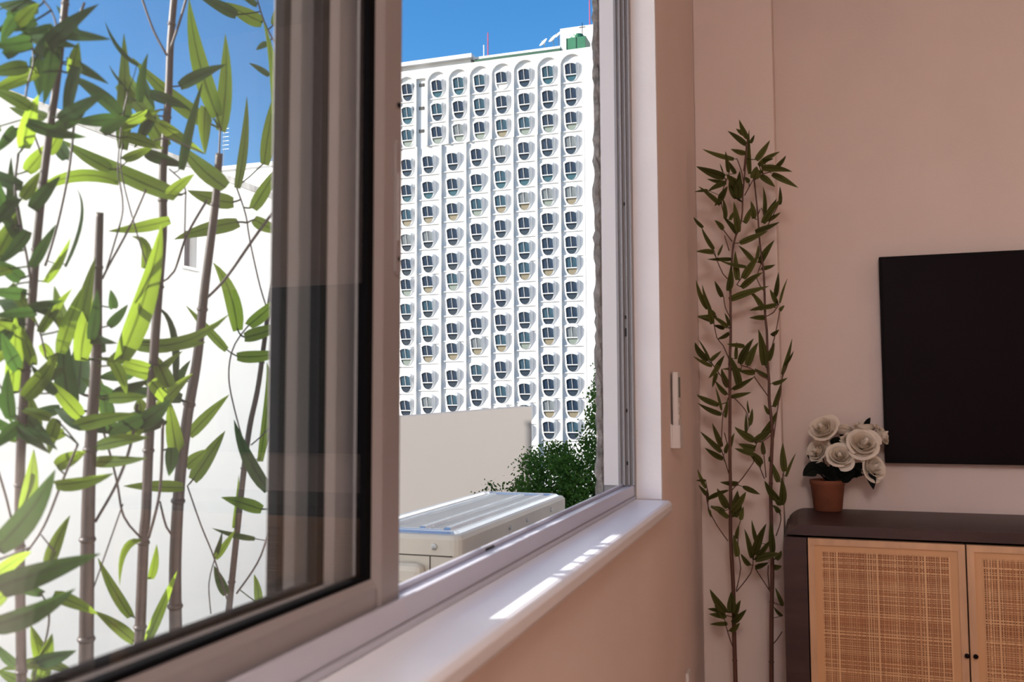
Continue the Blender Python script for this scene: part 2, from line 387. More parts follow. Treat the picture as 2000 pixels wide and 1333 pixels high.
def weave(ax0, ax1, az0, az1, y):
    mb = MB()
    x = ax0
    while x < ax1:
        wd = rc.choice((.0020, .0024, .0030, .0046)); fy = .0024 if rc.random() < .5 else 0; mb.box(x, min(x+wd, ax1), y-.0012-fy, y-fy, az0, az1); x += wd+rc.choice((.0026, .0032, .0042))
    z = az0
    while z < az1:
        wd = rc.choice((.0018, .0022, .0028, .0040)); mb.box(ax0, ax1, y-.0022, y-.0008, z, min(z+wd, az1)); z += wd+rc.choice((.0022, .0028, .0036))
    return mb.mesh('weave')
for k in range(4):
    a, c = dx0+k*dw+.002, dx0+(k+1)*dw-.002
    z0, z1 = .135, .7705
    fw = .017; yf = CY0+.002
    dr = empty('door_pivot', (a, yf, z0)) if False else None
    mb = MB()
    mb.box(a, a+fw, yf, yf+.02, z0, z1); mb.box(c-fw, c, yf, yf+.02, z0, z1)
    mb.box(a+fw, c-fw, yf, yf+.02, z1-fw, z1); mb.box(a+fw, c-fw, yf, yf+.02, z0, z0+fw)
    d = mb.build('door', 'doorwood', cab)
    mb = MB(); mb.box(a+fw, c-fw, yf+.008, yf+.012, z0+fw, z1-fw); mb.build('cane_backing', 'doorback', d)
    # plain cane border bands round the open weave
    for bb in ((a+fw, a+fw+.020, z0+fw, z1-fw), (c-fw-.020, c-fw, z0+fw, z1-fw), (a+fw+.02, c-fw-.02, z1-fw-.018, z1-fw), (a+fw+.02, c-fw-.02, z0+fw, z0+fw+.018)):
        mb = MB(); mb.box(bb[0], bb[1], yf+.0055, yf+.0078, bb[2], bb[3]); mb.build('cane_band', 'cane', d)
    wv = obj('cane_weave', weave(a+fw+.018, c-fw-.018, z0+fw+.016, z1-fw-.016, yf+.0075), 'cane', d); wv['kind'] = 'stuff'
    kx = (c-.006) if k % 2 == 0 else (a+.010)
    mb = MB(); pr = [(.0028, 0), (.0028, .006), (.0055, .009), (.0062, .013), (.0045, .016)]
    mb.rings([[(kx+q*math.cos(2*math.pi*i/12), yf-t, .494+q*math.sin(2*math.pi*i/12)) for i in range(12)] for q, t in pr]); mb.build('knob', 'tvbez', d, True)

# television
a, c = ony(1718.7, 502.2, YT-.045), ony(1729, 905, YT-.045)
tx0 = a.x-.003; tz1, tz0 = a.z, c.z; tx1 = tx0+1.13
tv = empty('television', ((tx0+tx1)/2, YT-.03, tz0)); tag(tv, 'black flat screen television hung on the beige wall', 'television')
MB().box(tx0, tx1, YT-.045, YT-.02, tz0, tz1).build('housing', 'tvbez', tv, bevel=.002)
MB().box(tx0+.008, tx1-.008, YT-.0465, YT-.045, tz0+.014, tz1-.008).build('screen', 'tv', tv)
MB().box(tx0+.35, tx1-.35, YT-.02, YT-.0002, tz0+.15, tz1-.15).build('wall_bracket', 'tvbez', tv)

# pot of roses
PC = Vector((.0555, 2.895, CZ))
fl = empty('potted_roses', PC); tag(fl, 'white roses in small terracotta pot on the sideboard', 'flowers')
mb = MB(); mb.lathe([(.036, 0), (.041, .004), (.049, .078), (.0515, .081), (.052, .094), (.048, .0945), (.046, .085), (.04, .083)], PC, 28, True, False); mb.build('pot', 'terracotta', fl, True)
MB().lathe([(.046, .084), (.02, .088), (.001, .089)], PC, 20, False, False).build('soil', 'soil', fl)
def petal_mesh(rad, h, wid, curl, name):
    """cupped petal wrapped round the flower axis at radius rad, its lip rolled outward"""
    mb = MB(); nu, nv = 6, 6; rows = []
    for j in range(nv+1):
        v = j/nv; row = []
        for i in range(nu+1):
            u = i/nu*2-1
            ang = u*wid*(.55+.45*math.sin(math.pi*min(v*.7+.12, 1)))
            lip = max(0, v-.55)/.45
            rr = rad*(.30+.70*math.sin(min(v*1.5, 1)*math.pi/2)) + curl*lip*lip*(1-.25*u*u)
            z = h*v*(1-.10*u*u*v) - curl*.55*lip**3
            row.append((rr*math.sin(ang), -rr*math.cos(ang), z))
        rows.append(row)
    mb.rings(rows, False, False, False); mb.sm = True
    m = mb.mesh(name); m.materials.append(M['petal']); return m
BUD = MB(); BUD.lathe([(.05, 0), (.15, .25), (.17, .6), (.13, .9), (.05, 1.0), (.02, .93)], (0, 0, 0), 12); BUD.sm = True; BUD = BUD.mesh('petal_bud'); BUD.materials.append(M['petal'])
PM = [BUD, petal_mesh(.22, 1.02, 1.5, .05, 'petal_inner'), petal_mesh(.35, 1.00, 1.25, .08, 'petal_second'), petal_mesh(.50, .95, 1.08, .12, 'petal_third'), petal_mesh(.66, .86, .98, .18, 'petal_mid'), petal_mesh(.84, .70, .88, .30, 'petal_outer')]
rr = random.Random(2)
roses = [(1608, 838, 29, -.05, (-.35, -.75, .6)), (1648, 842, 21, .05, (.25, .3, .9)), (1597, 881, 24, -.02, (-.6, -.7, .3)), (1641, 891, 27, -.055, (.0, -.9, .45)),
         (1686, 868, 32, -.05, (.15, -.85, .5)), (1688, 838, 25, .02, (.1, -.1, 1)), (1662, 858, 19, -.005, (-.1, -.4, .9)), (1706, 914, 26, -.05, (.55, -.7, .25)), (1722, 851, 20, .0, (.85, -.3, .4))]
for (px, py, pr, dy, ax) in roses:
    c = ony(px, py, PC.y+dy); R0 = pr/FPX*c.y*.93; ax = Vector(ax).normalized()
    q = ax.to_track_quat('Z', 'Y')
    base = c - ax*R0*.35
    st = MB(); ptop = base - ax*.004; pb = PC+Vector((rr.uniform(-.015, .015), rr.uniform(-.015, .015), .086))
    mid = (ptop+pb)/2 - ax*.012
    st.tube([pb, mid, ptop], .0016, 5); st.build('stem', 'roseleaf', fl)
    ro = MB(); ro.lathe([(.001, -.30*R0), (.2*R0, -.22*R0), (.3*R0, -.1*R0), (.1*R0, -.06*R0)], (0, 0, 0), 10)
    me = ro.mesh('rose'); me.materials.append(M['roseleaf'])
    o = bpy.data.objects.new('rose', me); COL.objects.link(o); o.parent = fl; o.location = base-PC; o.rotation_mode = 'QUATERNION'; o.rotation_quaternion = q
    tw = rr.uniform(0, 6)
    for ring, cnt, tilt in ((0, 1, 0), (1, 3, 0), (2, 4, 0), (3, 4, 0), (4, 5, 0), (5, 5, 0)):
        for i in range(cnt):
            p = bpy.data.objects.new('petal', PM[ring]); COL.objects.link(p); p.parent = o
            p.scale = (R0, R0, R0*1.0)
            p.scale = [q_*rr.uniform(.86, 1.08) for q_ in p.scale]
            p.rotation_euler = (rr.uniform(-.13, .13), rr.uniform(-.13, .13), tw+ring*.7+i*2*math.pi/cnt+rr.uniform(-.12, .12))
            p.location = (0, 0, R0*(.02*(5-ring)-.10))

def leaf_mesh(pts, wid, side, fold=.25, prof='bamboo', petiole=None):
    """leaf blade along 3-D polyline pts (base to tip); side = unit vector across"""
    mb = MB(); n = 8; P = [Vector(p) for p in pts]
    def at(u):
        k = u*(len(P)-1); i = min(int(k), len(P)-2); f = k-i
        if len(P) == 3:   # quadratic through three points
            return P[0]*(1-u)*(1-u) + (2*P[1]-P[0]/2-P[2]/2)*2*u*(1-u) + P[2]*u*u
        return P[i].lerp(P[i+1], f)
    uvs = []; rows = []
    for j in range(n+1):
        u = j/n; c = at(u)
        d = (at(min(u+.02, 1))-at(max(u-.02, 0))).normalized()
        s = (side-d*side.dot(d)).normalized(); nn = d.cross(s)
        hw = wid*.5*(math.sin(math.pi*min(1, (u*.93+.07))**.62)**.8 if u < 1 else 0.02)
        rows.append([c-s*hw+nn*hw*fold, c, c+s*hw+nn*hw*fold]); uvs.append([(u, -1), (u, 0), (u, 1)])
    mb.rings(rows, False, False, False); nb = len(mb.v)
    if petiole is not None: mb.tube([petiole, (petiole+P[0])/2, P[0].lerp(P[1], .06)], wid*.045+.0004, 4)
    mb.sm = True; m = mb.mesh('leaf')
    ul = m.uv_layers.new(name='leaf'); flat = [q for r in uvs for q in r]
    for lp in m.loops: ul.data[lp.index].uv = flat[lp.vertex_index] if lp.vertex_index < nb else (.5, .0)
    return m
for (px, py, qx, qy, wpx, dy) in ((1592, 915, 1568, 930, 26, -.03), (1612, 920, 1578, 905, 24, -.02), (1640, 930, 1600, 920, 28, -.04), (1640, 935, 1672, 922, 26, -.04), (1650, 930, 1690, 905, 24, -.02),
                              (1700, 925, 1706, 957, 16, -.05), (1690, 835, 1700, 816, 10, .01), (1615, 930, 1630, 915, 26, -.05), (1660, 915, 1655, 890, 20, -.02), (1600, 905, 1576, 890, 18, .0), (1668, 925, 1684, 930, 16, -.03), (1630, 870, 1640, 855, 20, .0)):
    a, c = ony(px, py, PC.y+dy), ony(qx, qy, PC.y+dy-.01)
    sd = (c-a).cross(Vector((.1, 1, .25))).normalized()
    obj('leaf', leaf_mesh([a, (a+c)/2+Vector((0, -.004, .003)), c], wpx/FPX*2.95, sd, .2, petiole=PC+Vector((0, 0, .09))), 'roseleaf', fl)

# air-conditioner remote in its wall holder
hy, hz = 2.20, 1.027
rm = empty('remote_holder', (XW, hy, hz)); tag(rm, 'white wall holder for the remote beside the window', 'remote holder')
mb = MB(); mb.box(XW, XW+.004, hy-.026, hy+.026, hz, hz+.058); mb.box(XW+.021, XW+.0235, hy-.026, hy+.026, hz, hz+.056)
mb.box(XW+.004, XW+.021, hy-.026, hy-.0235, hz, hz+.056); mb.box(XW+.004, XW+.021, hy+.0235, hy+.026, hz, hz+.056); mb.box(XW+.004, XW+.021, hy-.0235, hy+.0235, hz, hz+.003)
mb.build('cradle', 'white', rm, bevel=.001)
rc_ = empty('remote_control', (XW+.012, hy, hz+.003)); tag(rc_, 'slim white remote control standing in the wall holder', 'remote control')
mb = MB(); mb.box(XW+.005, XW+.0195, hy-.022, hy+.022, hz+.0035, 1.213); mb.build('body', 'white', rc_, bevel=.004)
MB().box(XW+.0195, XW+.0200, hy-.016, hy+.016, 1.150, 1.200).build('display', 'lp_sage', rc_)
for i in range(3):
    for j in range(2): MB().box(XW+.0195, XW+.0206, hy-.014+j*.016, hy-.002+j*.016, 1.098+i*.015, 1.107+i*.015).build('button', 'acbody', rc_)
# low wall plate
pz = onx(1341, 1322, XW)
wp = MB().box(XW, XW+.008, pz.y-.02, pz.y+.03, pz.z-.10, pz.z+.012).build('wall_plate', 'white', None, bevel=.002)
tag(wp, 'pale blank wall plate low on the window wall', 'wall plate')

# ceiling lamp (out of view, the room's own lamp)
lp = empty('ceiling_lamp', (.30, -1.5, ZC)); tag(lp, 'round warm ceiling lamp over the room', 'lamp')
MB().lathe([(.07, -.02), (.07, 0)], (.30, -1.5, ZC-.0005), 24).build('base', 'white', lp)
MB().lathe([(.02, -.10), (.12, -.09), (.16, -.05), (.16, -.022), (.07, -.0205)], (.30, -1.5, ZC), 28).build('shade', 'lampglow', lp, True)
pl = bpy.data.lights.new('ceiling_bulb', 'POINT'); pl.energy = LAMP_W; pl.color = (1, .91, .87); pl.shadow_soft_size = .25
po = bpy.data.objects.new('ceiling_bulb', pl); COL.objects.link(po); po.location = (.30, -1.5, ZC-.30)

# ------------------------------------------------------------------ bamboo builder
class Plant:
    def __init__(s, root, place, leafscale): s.root = root; s.place = place; s.sam = []; s.ls = leafscale; s.rnd = random.Random(9)
    def stem(s, name, poly, wpx, dep, m, dep1=None, nodes=0, extra=None):
        """poly in pixels; dep depth at first, dep1 at last"""
        dep1 = dep if dep1 is None else dep1; P = []; rad = []; n = len(poly)
        # resample smooth
        T = []
        for i in range(n-1):
            k = max(2, int(math.dist(poly[i], poly[i+1])/14))
            for j in range(k): T.append((i+j/k))
        T.append(n-1)
        def cr(u):
            i = min(int(u), n-2); f = u-i
            p0, p1, p2, p3 = poly[max(i-1, 0)], poly[i], poly[i+1], poly[min(i+2, n-1)]
            return tuple(.5*((2*p1[q])+(-p0[q]+p2[q])*f+(2*p0[q]-5*p1[q]+4*p2[q]-p3[q])*f*f+(-p0[q]+3*p1[q]-3*p2[q]+p3[q])*f**3) for q in (0, 1))
        w0, w1 = wpx if isinstance(wpx, tuple) else (wpx, wpx)
        for u in T:
            x, y = cr(u); f = u/(n-1); d = dep+(dep1-dep)*f
            p = s.place(x, y, d); P.append(p); rad.append((w0+(w1-w0)*f)/2/FPX*(p-CAM).dot(FW)); s.sam.append((x, y, d, p))
        if extra is not None: P.append(extra); rad.append(rad[-1])
        mb = MB(); mb.tube(P, rad, 9 if max(w0, w1) > 8 else 6); o = mb.build(name, m, s.root, True)
        if nodes:
            L = len(P)
            for k in range(nodes):
                i = int((k+.6)/nodes*(L-1)); i = max(1, min(L-2, i))
                d = (P[i+1]-P[i-1]).normalized(); q = rad[i]
                b = MB(); b.tube([P[i]-d*q*.45, P[i]-d*q*.1, P[i]+d*q*.2, P[i]+d*q*.5], [q*1.01, q*1.22, q*1.22, q*1.01], 10); b.build('node_ring', m, o, True)
        return o
    def leaf(s, bx, by, tx, ty, wpx, m, mid=None, dep=None, lean=None, attach=70):
        r = s.rnd
        best = min(s.sam, key=lambda q: (q[0]-bx)**2+(q[1]-by)**2) if s.sam else None
        pet = None
        d0 = dep
        if best is not None and math.hypot(best[0]-bx, best[1]-by) < attach:
            pet = best[3]
            if d0 is None: d0 = best[2]+r.uniform(-.03, .03)*s.ls
        if d0 is None: d0 = (best[2] if best else 1.2)+r.uniform(-.05, .05)
        dl = r.uniform(-.05, .05)*s.ls if lean is None else lean
        A, B = s.place(bx, by, d0), s.place(tx, ty, d0+dl)
        if mid is None:
            l = math.dist((bx, by), (tx, ty)); nx, ny = -(ty-by)/max(l, 1), (tx-bx)/max(l, 1); cv = r.uniform(-.05, .05)*l
            mid = ((bx+tx)/2+nx*cv, (by+ty)/2+ny*cv)
        C = s.place(mid[0], mid[1], d0+dl/2-.006)
        d = (B-A).normalized(); view = (C-CAM).normalized()
        side = d.cross(view)
        if side.length < .2: side = RT.copy()
        side.normalize(); nn = side.cross(d).normalized()
        tilt = r.uniform(-.6, .6)
        if dep is not None:   # near leaves tilted so the face towards the camera gets least sun
            def lit(t):
                q = (side*math.cos(t)+nn*math.sin(t)).normalized(); m_ = q.cross(d)
                if m_.dot(view) > 0: m_ = -m_
                return m_.dot(SUN_DIR)
            tilt = min((-.55, -.3, .3, .55), key=lit)
        side = (side*math.cos(tilt)+nn*math.sin(tilt)).normalized()
        wid = wpx/FPX*(C-CAM).dot(FW)/max(.75, math.cos(tilt))
        obj('leaf', leaf_mesh([A, C, B], wid, side, r.uniform(.05, .35), petiole=pet), m, s.root)

# ------------------------------------------------------------------ outdoor bamboo in its planter
LEDGE = .30
struct('trim_4', MB().box(-1.75, XO, -.9, 3.3, LEDGE-.14, LEDGE), 'slab', 'grey concrete ledge outside below the window', 'ledge')
po_ = empty('bamboo_clump', (-.95, .95, LEDGE)); tag(po_, 'leafy green bamboo clump standing outside behind the window panes', 'bamboo')
x0, x1, y0, y1 = -1.32, -.52, .10, 1.50
mb = MB(); mb.box(x0, x1, y0, y1, LEDGE, LEDGE+.02)
for bb in ((x0, x0+.025, y0, y1), (x1-.025, x1, y0, y1), (x0+.025, x1-.025, y0, y0+.025), (x0+.025, x1-.025, y1-.025, y1)): mb.box(*bb, LEDGE+.02, LEDGE+.24)
mb.build('planter', 'terracotta', po_, bevel=.006)
MB().box(x0+.025, x1-.025, y0+.025, y1-.025, LEDGE+.02, LEDGE+.21).build('soil', 'soil', po_)
OB = Plant(po_, att, 1.0)
def ground_end(x, y, t):
    p = att(x, y, t); return Vector((max(min(p.x, x1-.06), x0+.06), max(min(p.y, y1-.06), y0+.06), LEDGE+.2))
ST = [([(132, -40), (112, 150), (96, 260), (76, 430), (60, 620), (45, 800), (38, 1000), (42, 1340)], (13, 19), 1.02, 12),
      ([(195, 415), (191, 540), (188, 700), (178, 850), (172, 1000), (168, 1290)], (14, 28), 1.14, 5),
      ([(343, -40), (333, 80), (328, 200), (318, 330), (318, 450), (310, 560), (300, 700), (290, 880), (285, 1000), (280, 1060), (272, 1270)], (13, 21), 1.24, 8),
      ([(428, 300), (420, 400), (400, 560), (385, 700), (365, 820), (350, 950), (342, 1100), (343, 1250)], (14, 25), 1.34, 5),
      ([(560, 380), (545, 470), (525, 600), (505, 750), (485, 850), (465, 1020), (446, 1200)], (7, 13), 1.52, 4)]
for poly, wd, dep, nn in ST:
    OB.stem('stem', poly, wd, dep, 'stem_out', dep+.02, nn, extra=ground_end(poly[-1][0], poly[-1][1], dep+.02))
BR = [([(275, -10), (300, 60), (326, 108)], 5, 1.22), ([(366, -10), (350, 45), (332, 98)], 5, 1.23), ([(145, 240), (135, 330), (112, 440), (88, 520)], 5, 1.08), ([(405, 390), (365, 460), (340, 530), (318, 550)], 5, 1.26),
      ([(548, 395), (500, 460), (440, 545), (398, 588)], 6, 1.36), ([(285, 370), (250, 450), (212, 520), (200, 545)], 4.5, 1.15), ([(234, 355), (240, 410), (225, 470), (208, 525)], 3.5, 1.15), ([(180, 775), (210, 870), (228, 940), (242, 1010), (276, 1052)], 4.5, 1.2),
      ([(268, 790), (255, 870), (228, 945), (186, 1020)], 6, 1.16), ([(318, 830), (312, 960), (290, 1052)], 6, 1.25), ([(312, 980), (325, 1030), (340, 1050)], 4.5, 1.3), ([(505, 615), (470, 655), (452, 690), (447, 740), (458, 800), (480, 880)], 3.2, 1.5),
      ([(462, 366), (480, 420), (488, 470), (508, 560), (524, 610)], 3.2, 1.5), ([(366, 950), (392, 1025), (418, 1090), (446, 1180)], 3.2, 1.45), ([(420, 1090), (408, 1140), (412, 1200)], 2.6, 1.46), ([(542, 900), (535, 980), (510, 1085), (462, 1160)], 4, 1.53),
      ([(550, 790), (522, 840), (490, 870)], 3, 1.53), ([(-10, 900), (14, 980), (36, 1080)], 4.5, 1.02), ([(-10, 710), (48, 665), (62, 622)], 4.5, 1.03), ([(-5, 745), (30, 810), (44, 850)], 3.5, 1.03), ([(66, 620), (80, 655), (90, 700)], 3.5, 1.05),
      ([(152, 868), (120, 945), (85, 1030), (44, 1090)], 5, 1.06), ([(80, 1045), (108, 1080)], 3, 1.06), ([(96, 1190), (92, 1240), (60, 1340)], 4, 1.06), ([(240, 985), (200, 1100), (172, 1180)], 3, 1.16), ([(240, 280), (236, 330), (260, 430), (300, 560)], 3, 1.2),
      ([(360, 480), (362, 400), (360, 360), (330, 330)], 3, 1.25), ([(430, 250), (428, 300), (424, 350)], 4, 1.34), ([(500, -10), (515, 40), (532, 75), (556, 115), (570, 160)], 3.4, 1.5), ([(75, -10), (100, 20), (112, 60), (112, 120)], 4, 1.02), ([(60, 80), (66, 120), (50, 200), (80, 300)], 4, 1.0),
      ([(36, 300), (30, 380), (52, 500), (62, 560)], 5, 1.01), ([(398, 300), (320, 270), (270, 300), (230, 330)], 3, 1.22), ([(165, 5), (150, 40), (120, 90)], 5, 1.03), ([(250, 180), (238, 240), (230, 330), (238, 380)], 3, 1.17), ([(-20, 1100), (20, 1085), (60, 1070)], 5, .86), ([(-40, 1190), (10, 1165), (40, 1140)], 5, .85)]
for poly, wd, dep in BR: OB.stem('branch', poly, wd, dep, 'stem_out')
# leaves: base x,y, tip x,y, width, unlit tone?, optional mid, depth
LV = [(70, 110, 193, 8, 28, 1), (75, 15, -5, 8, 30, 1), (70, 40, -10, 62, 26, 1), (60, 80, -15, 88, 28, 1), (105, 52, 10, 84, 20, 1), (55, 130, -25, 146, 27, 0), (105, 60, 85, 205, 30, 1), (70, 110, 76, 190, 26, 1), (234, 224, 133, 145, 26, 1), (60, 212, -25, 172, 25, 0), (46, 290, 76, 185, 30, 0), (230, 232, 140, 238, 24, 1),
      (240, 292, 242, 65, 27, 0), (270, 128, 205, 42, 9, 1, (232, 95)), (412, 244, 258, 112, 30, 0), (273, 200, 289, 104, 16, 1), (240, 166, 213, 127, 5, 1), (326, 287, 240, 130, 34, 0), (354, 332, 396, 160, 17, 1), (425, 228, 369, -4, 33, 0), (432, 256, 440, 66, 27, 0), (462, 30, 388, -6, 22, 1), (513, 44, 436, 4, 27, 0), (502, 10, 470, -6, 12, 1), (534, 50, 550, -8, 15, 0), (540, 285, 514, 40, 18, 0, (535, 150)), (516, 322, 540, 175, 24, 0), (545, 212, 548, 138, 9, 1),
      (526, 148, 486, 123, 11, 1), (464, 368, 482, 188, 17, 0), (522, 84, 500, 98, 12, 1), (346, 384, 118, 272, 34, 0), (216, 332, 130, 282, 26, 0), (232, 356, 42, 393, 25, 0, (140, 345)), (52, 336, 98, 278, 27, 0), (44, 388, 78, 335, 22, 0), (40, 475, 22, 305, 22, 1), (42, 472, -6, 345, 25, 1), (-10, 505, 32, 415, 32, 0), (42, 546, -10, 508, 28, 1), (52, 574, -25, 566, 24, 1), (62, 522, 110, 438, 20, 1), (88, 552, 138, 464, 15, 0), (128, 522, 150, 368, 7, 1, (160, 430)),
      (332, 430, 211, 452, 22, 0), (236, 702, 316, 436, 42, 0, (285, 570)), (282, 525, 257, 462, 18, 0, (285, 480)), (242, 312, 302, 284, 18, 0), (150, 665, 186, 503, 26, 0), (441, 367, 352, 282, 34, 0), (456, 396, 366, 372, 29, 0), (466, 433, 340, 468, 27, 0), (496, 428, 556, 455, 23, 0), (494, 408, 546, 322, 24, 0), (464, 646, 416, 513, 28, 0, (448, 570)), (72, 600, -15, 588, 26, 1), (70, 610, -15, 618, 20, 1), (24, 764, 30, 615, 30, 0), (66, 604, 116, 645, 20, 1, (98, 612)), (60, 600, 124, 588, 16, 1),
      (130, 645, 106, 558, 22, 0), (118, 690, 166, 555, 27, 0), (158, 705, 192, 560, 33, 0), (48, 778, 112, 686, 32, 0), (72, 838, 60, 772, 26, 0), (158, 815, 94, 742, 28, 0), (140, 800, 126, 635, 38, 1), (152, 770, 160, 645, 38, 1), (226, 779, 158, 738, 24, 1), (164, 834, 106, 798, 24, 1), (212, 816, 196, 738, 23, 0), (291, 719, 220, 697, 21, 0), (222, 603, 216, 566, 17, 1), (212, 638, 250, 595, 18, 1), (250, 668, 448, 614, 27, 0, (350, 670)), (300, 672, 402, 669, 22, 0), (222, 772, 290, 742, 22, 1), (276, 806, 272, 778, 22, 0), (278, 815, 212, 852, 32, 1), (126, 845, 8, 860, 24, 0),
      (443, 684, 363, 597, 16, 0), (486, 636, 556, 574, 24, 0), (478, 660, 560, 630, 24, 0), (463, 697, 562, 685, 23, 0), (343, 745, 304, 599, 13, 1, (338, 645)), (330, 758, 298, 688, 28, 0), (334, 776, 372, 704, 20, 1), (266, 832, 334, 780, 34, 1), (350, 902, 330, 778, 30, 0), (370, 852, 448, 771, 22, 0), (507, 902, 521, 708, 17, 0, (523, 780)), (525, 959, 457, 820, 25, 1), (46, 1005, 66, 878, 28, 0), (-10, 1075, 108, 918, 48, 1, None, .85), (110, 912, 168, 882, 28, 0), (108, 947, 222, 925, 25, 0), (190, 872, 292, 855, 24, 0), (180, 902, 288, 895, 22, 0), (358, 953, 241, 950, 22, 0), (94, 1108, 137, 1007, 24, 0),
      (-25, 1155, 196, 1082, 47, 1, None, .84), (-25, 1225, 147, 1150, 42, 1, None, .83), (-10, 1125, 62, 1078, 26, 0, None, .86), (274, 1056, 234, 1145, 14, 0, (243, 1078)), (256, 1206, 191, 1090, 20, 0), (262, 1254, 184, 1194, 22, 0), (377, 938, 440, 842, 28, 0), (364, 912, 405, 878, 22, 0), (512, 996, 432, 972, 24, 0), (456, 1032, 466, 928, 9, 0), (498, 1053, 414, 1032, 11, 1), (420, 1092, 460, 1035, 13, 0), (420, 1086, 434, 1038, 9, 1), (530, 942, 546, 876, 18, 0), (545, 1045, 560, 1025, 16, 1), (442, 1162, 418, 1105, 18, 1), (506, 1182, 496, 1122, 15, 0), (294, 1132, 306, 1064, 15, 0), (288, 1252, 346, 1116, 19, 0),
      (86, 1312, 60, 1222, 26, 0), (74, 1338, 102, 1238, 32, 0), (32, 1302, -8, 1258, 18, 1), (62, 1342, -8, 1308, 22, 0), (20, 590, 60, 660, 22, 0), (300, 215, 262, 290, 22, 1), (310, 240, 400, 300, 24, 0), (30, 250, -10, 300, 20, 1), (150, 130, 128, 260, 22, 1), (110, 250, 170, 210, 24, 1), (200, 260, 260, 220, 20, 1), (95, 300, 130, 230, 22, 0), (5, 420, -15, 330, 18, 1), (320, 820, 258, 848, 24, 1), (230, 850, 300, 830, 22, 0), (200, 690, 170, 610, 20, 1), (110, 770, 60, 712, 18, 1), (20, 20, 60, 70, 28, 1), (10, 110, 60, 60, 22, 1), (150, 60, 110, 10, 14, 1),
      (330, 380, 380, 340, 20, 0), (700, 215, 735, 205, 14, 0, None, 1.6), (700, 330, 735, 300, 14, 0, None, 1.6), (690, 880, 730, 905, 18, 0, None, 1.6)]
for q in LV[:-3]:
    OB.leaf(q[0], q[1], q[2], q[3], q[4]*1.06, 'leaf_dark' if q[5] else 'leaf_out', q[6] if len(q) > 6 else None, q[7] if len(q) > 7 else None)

rx = random.Random(31)
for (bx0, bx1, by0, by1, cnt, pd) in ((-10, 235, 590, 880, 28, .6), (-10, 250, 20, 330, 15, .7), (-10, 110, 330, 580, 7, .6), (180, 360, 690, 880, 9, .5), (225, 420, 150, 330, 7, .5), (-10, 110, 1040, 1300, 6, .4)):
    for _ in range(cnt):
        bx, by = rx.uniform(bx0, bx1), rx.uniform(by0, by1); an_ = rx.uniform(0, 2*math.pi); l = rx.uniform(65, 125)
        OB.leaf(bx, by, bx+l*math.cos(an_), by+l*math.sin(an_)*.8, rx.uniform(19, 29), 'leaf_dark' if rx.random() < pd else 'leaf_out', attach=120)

# ------------------------------------------------------------------ indoor bamboo in the corner
bp = empty('bamboo_plant', (-.185, 2.66, 0)); tag(bp, 'tall slim artificial bamboo standing in the corner beside the sideboard', 'bamboo')
MB().lathe([(.075, 0), (.085, .01), (.100, .19), (.104, .20), (.098, .20), (.092, .18)], (-.185, 2.66, 0), 24, True, False).build('pot', 'terracotta', bp, True)
MB().lathe([(.094, .175), (.05, .182), (.001, .184)], (-.185, 2.66, 0), 18, False, False).build('soil', 'soil', bp)
def inplace(x, y, Y):
    p = ony(x, y, Y)
    if p.x < XW+.012: p.x = XW+.012
    if p.z < CZ+.01 and p.x > CX0-.008: p.x = CX0-.008
    if p.x > XP-.01 and p.y > 2.97: p.y = 2.97
    return p
IB = Plant(bp, inplace, .9)
SA, SB, SCc = (1280, 220, .3002), (1280, 600, .3002), (1280, 950, .28725)
def zc(S, x, y): return (S[0]+x*S[2], S[1]+y*S[2])
def zl(S, pts): return [zc(S, *p) for p in pts]
lst = zl(SA, [(600, 150), (590, 300), (570, 520), (560, 700), (510, 850), (490, 1100), (490, 1330)])+zl(SB, [(490, 200), (485, 330), (485, 600), (485, 1000), (490, 1200)])+zl(SCc, [(510, 260), (515, 420), (530, 700), (535, 1000), (545, 1333)])
rst = zl(SA, [(640, 420), (645, 460), (665, 650), (680, 850), (705, 1050), (715, 1330)])+zl(SB, [(725, 150), (730, 350), (740, 500), (740, 600), (760, 800), (755, 1000), (750, 1200)])+zl(SCc, [(790, 300), (795, 600), (790, 900), (790, 1333)])
IB.stem('stem', lst, (2.5, 8.5), 2.62, 'stem_in', 2.62, 9, extra=Vector((-.205, 2.645, .17)))
IB.stem('stem', rst, (2.5, 8.5), 2.68, 'stem_in', 2.68, 9, extra=Vector((-.135, 2.67, .17)))
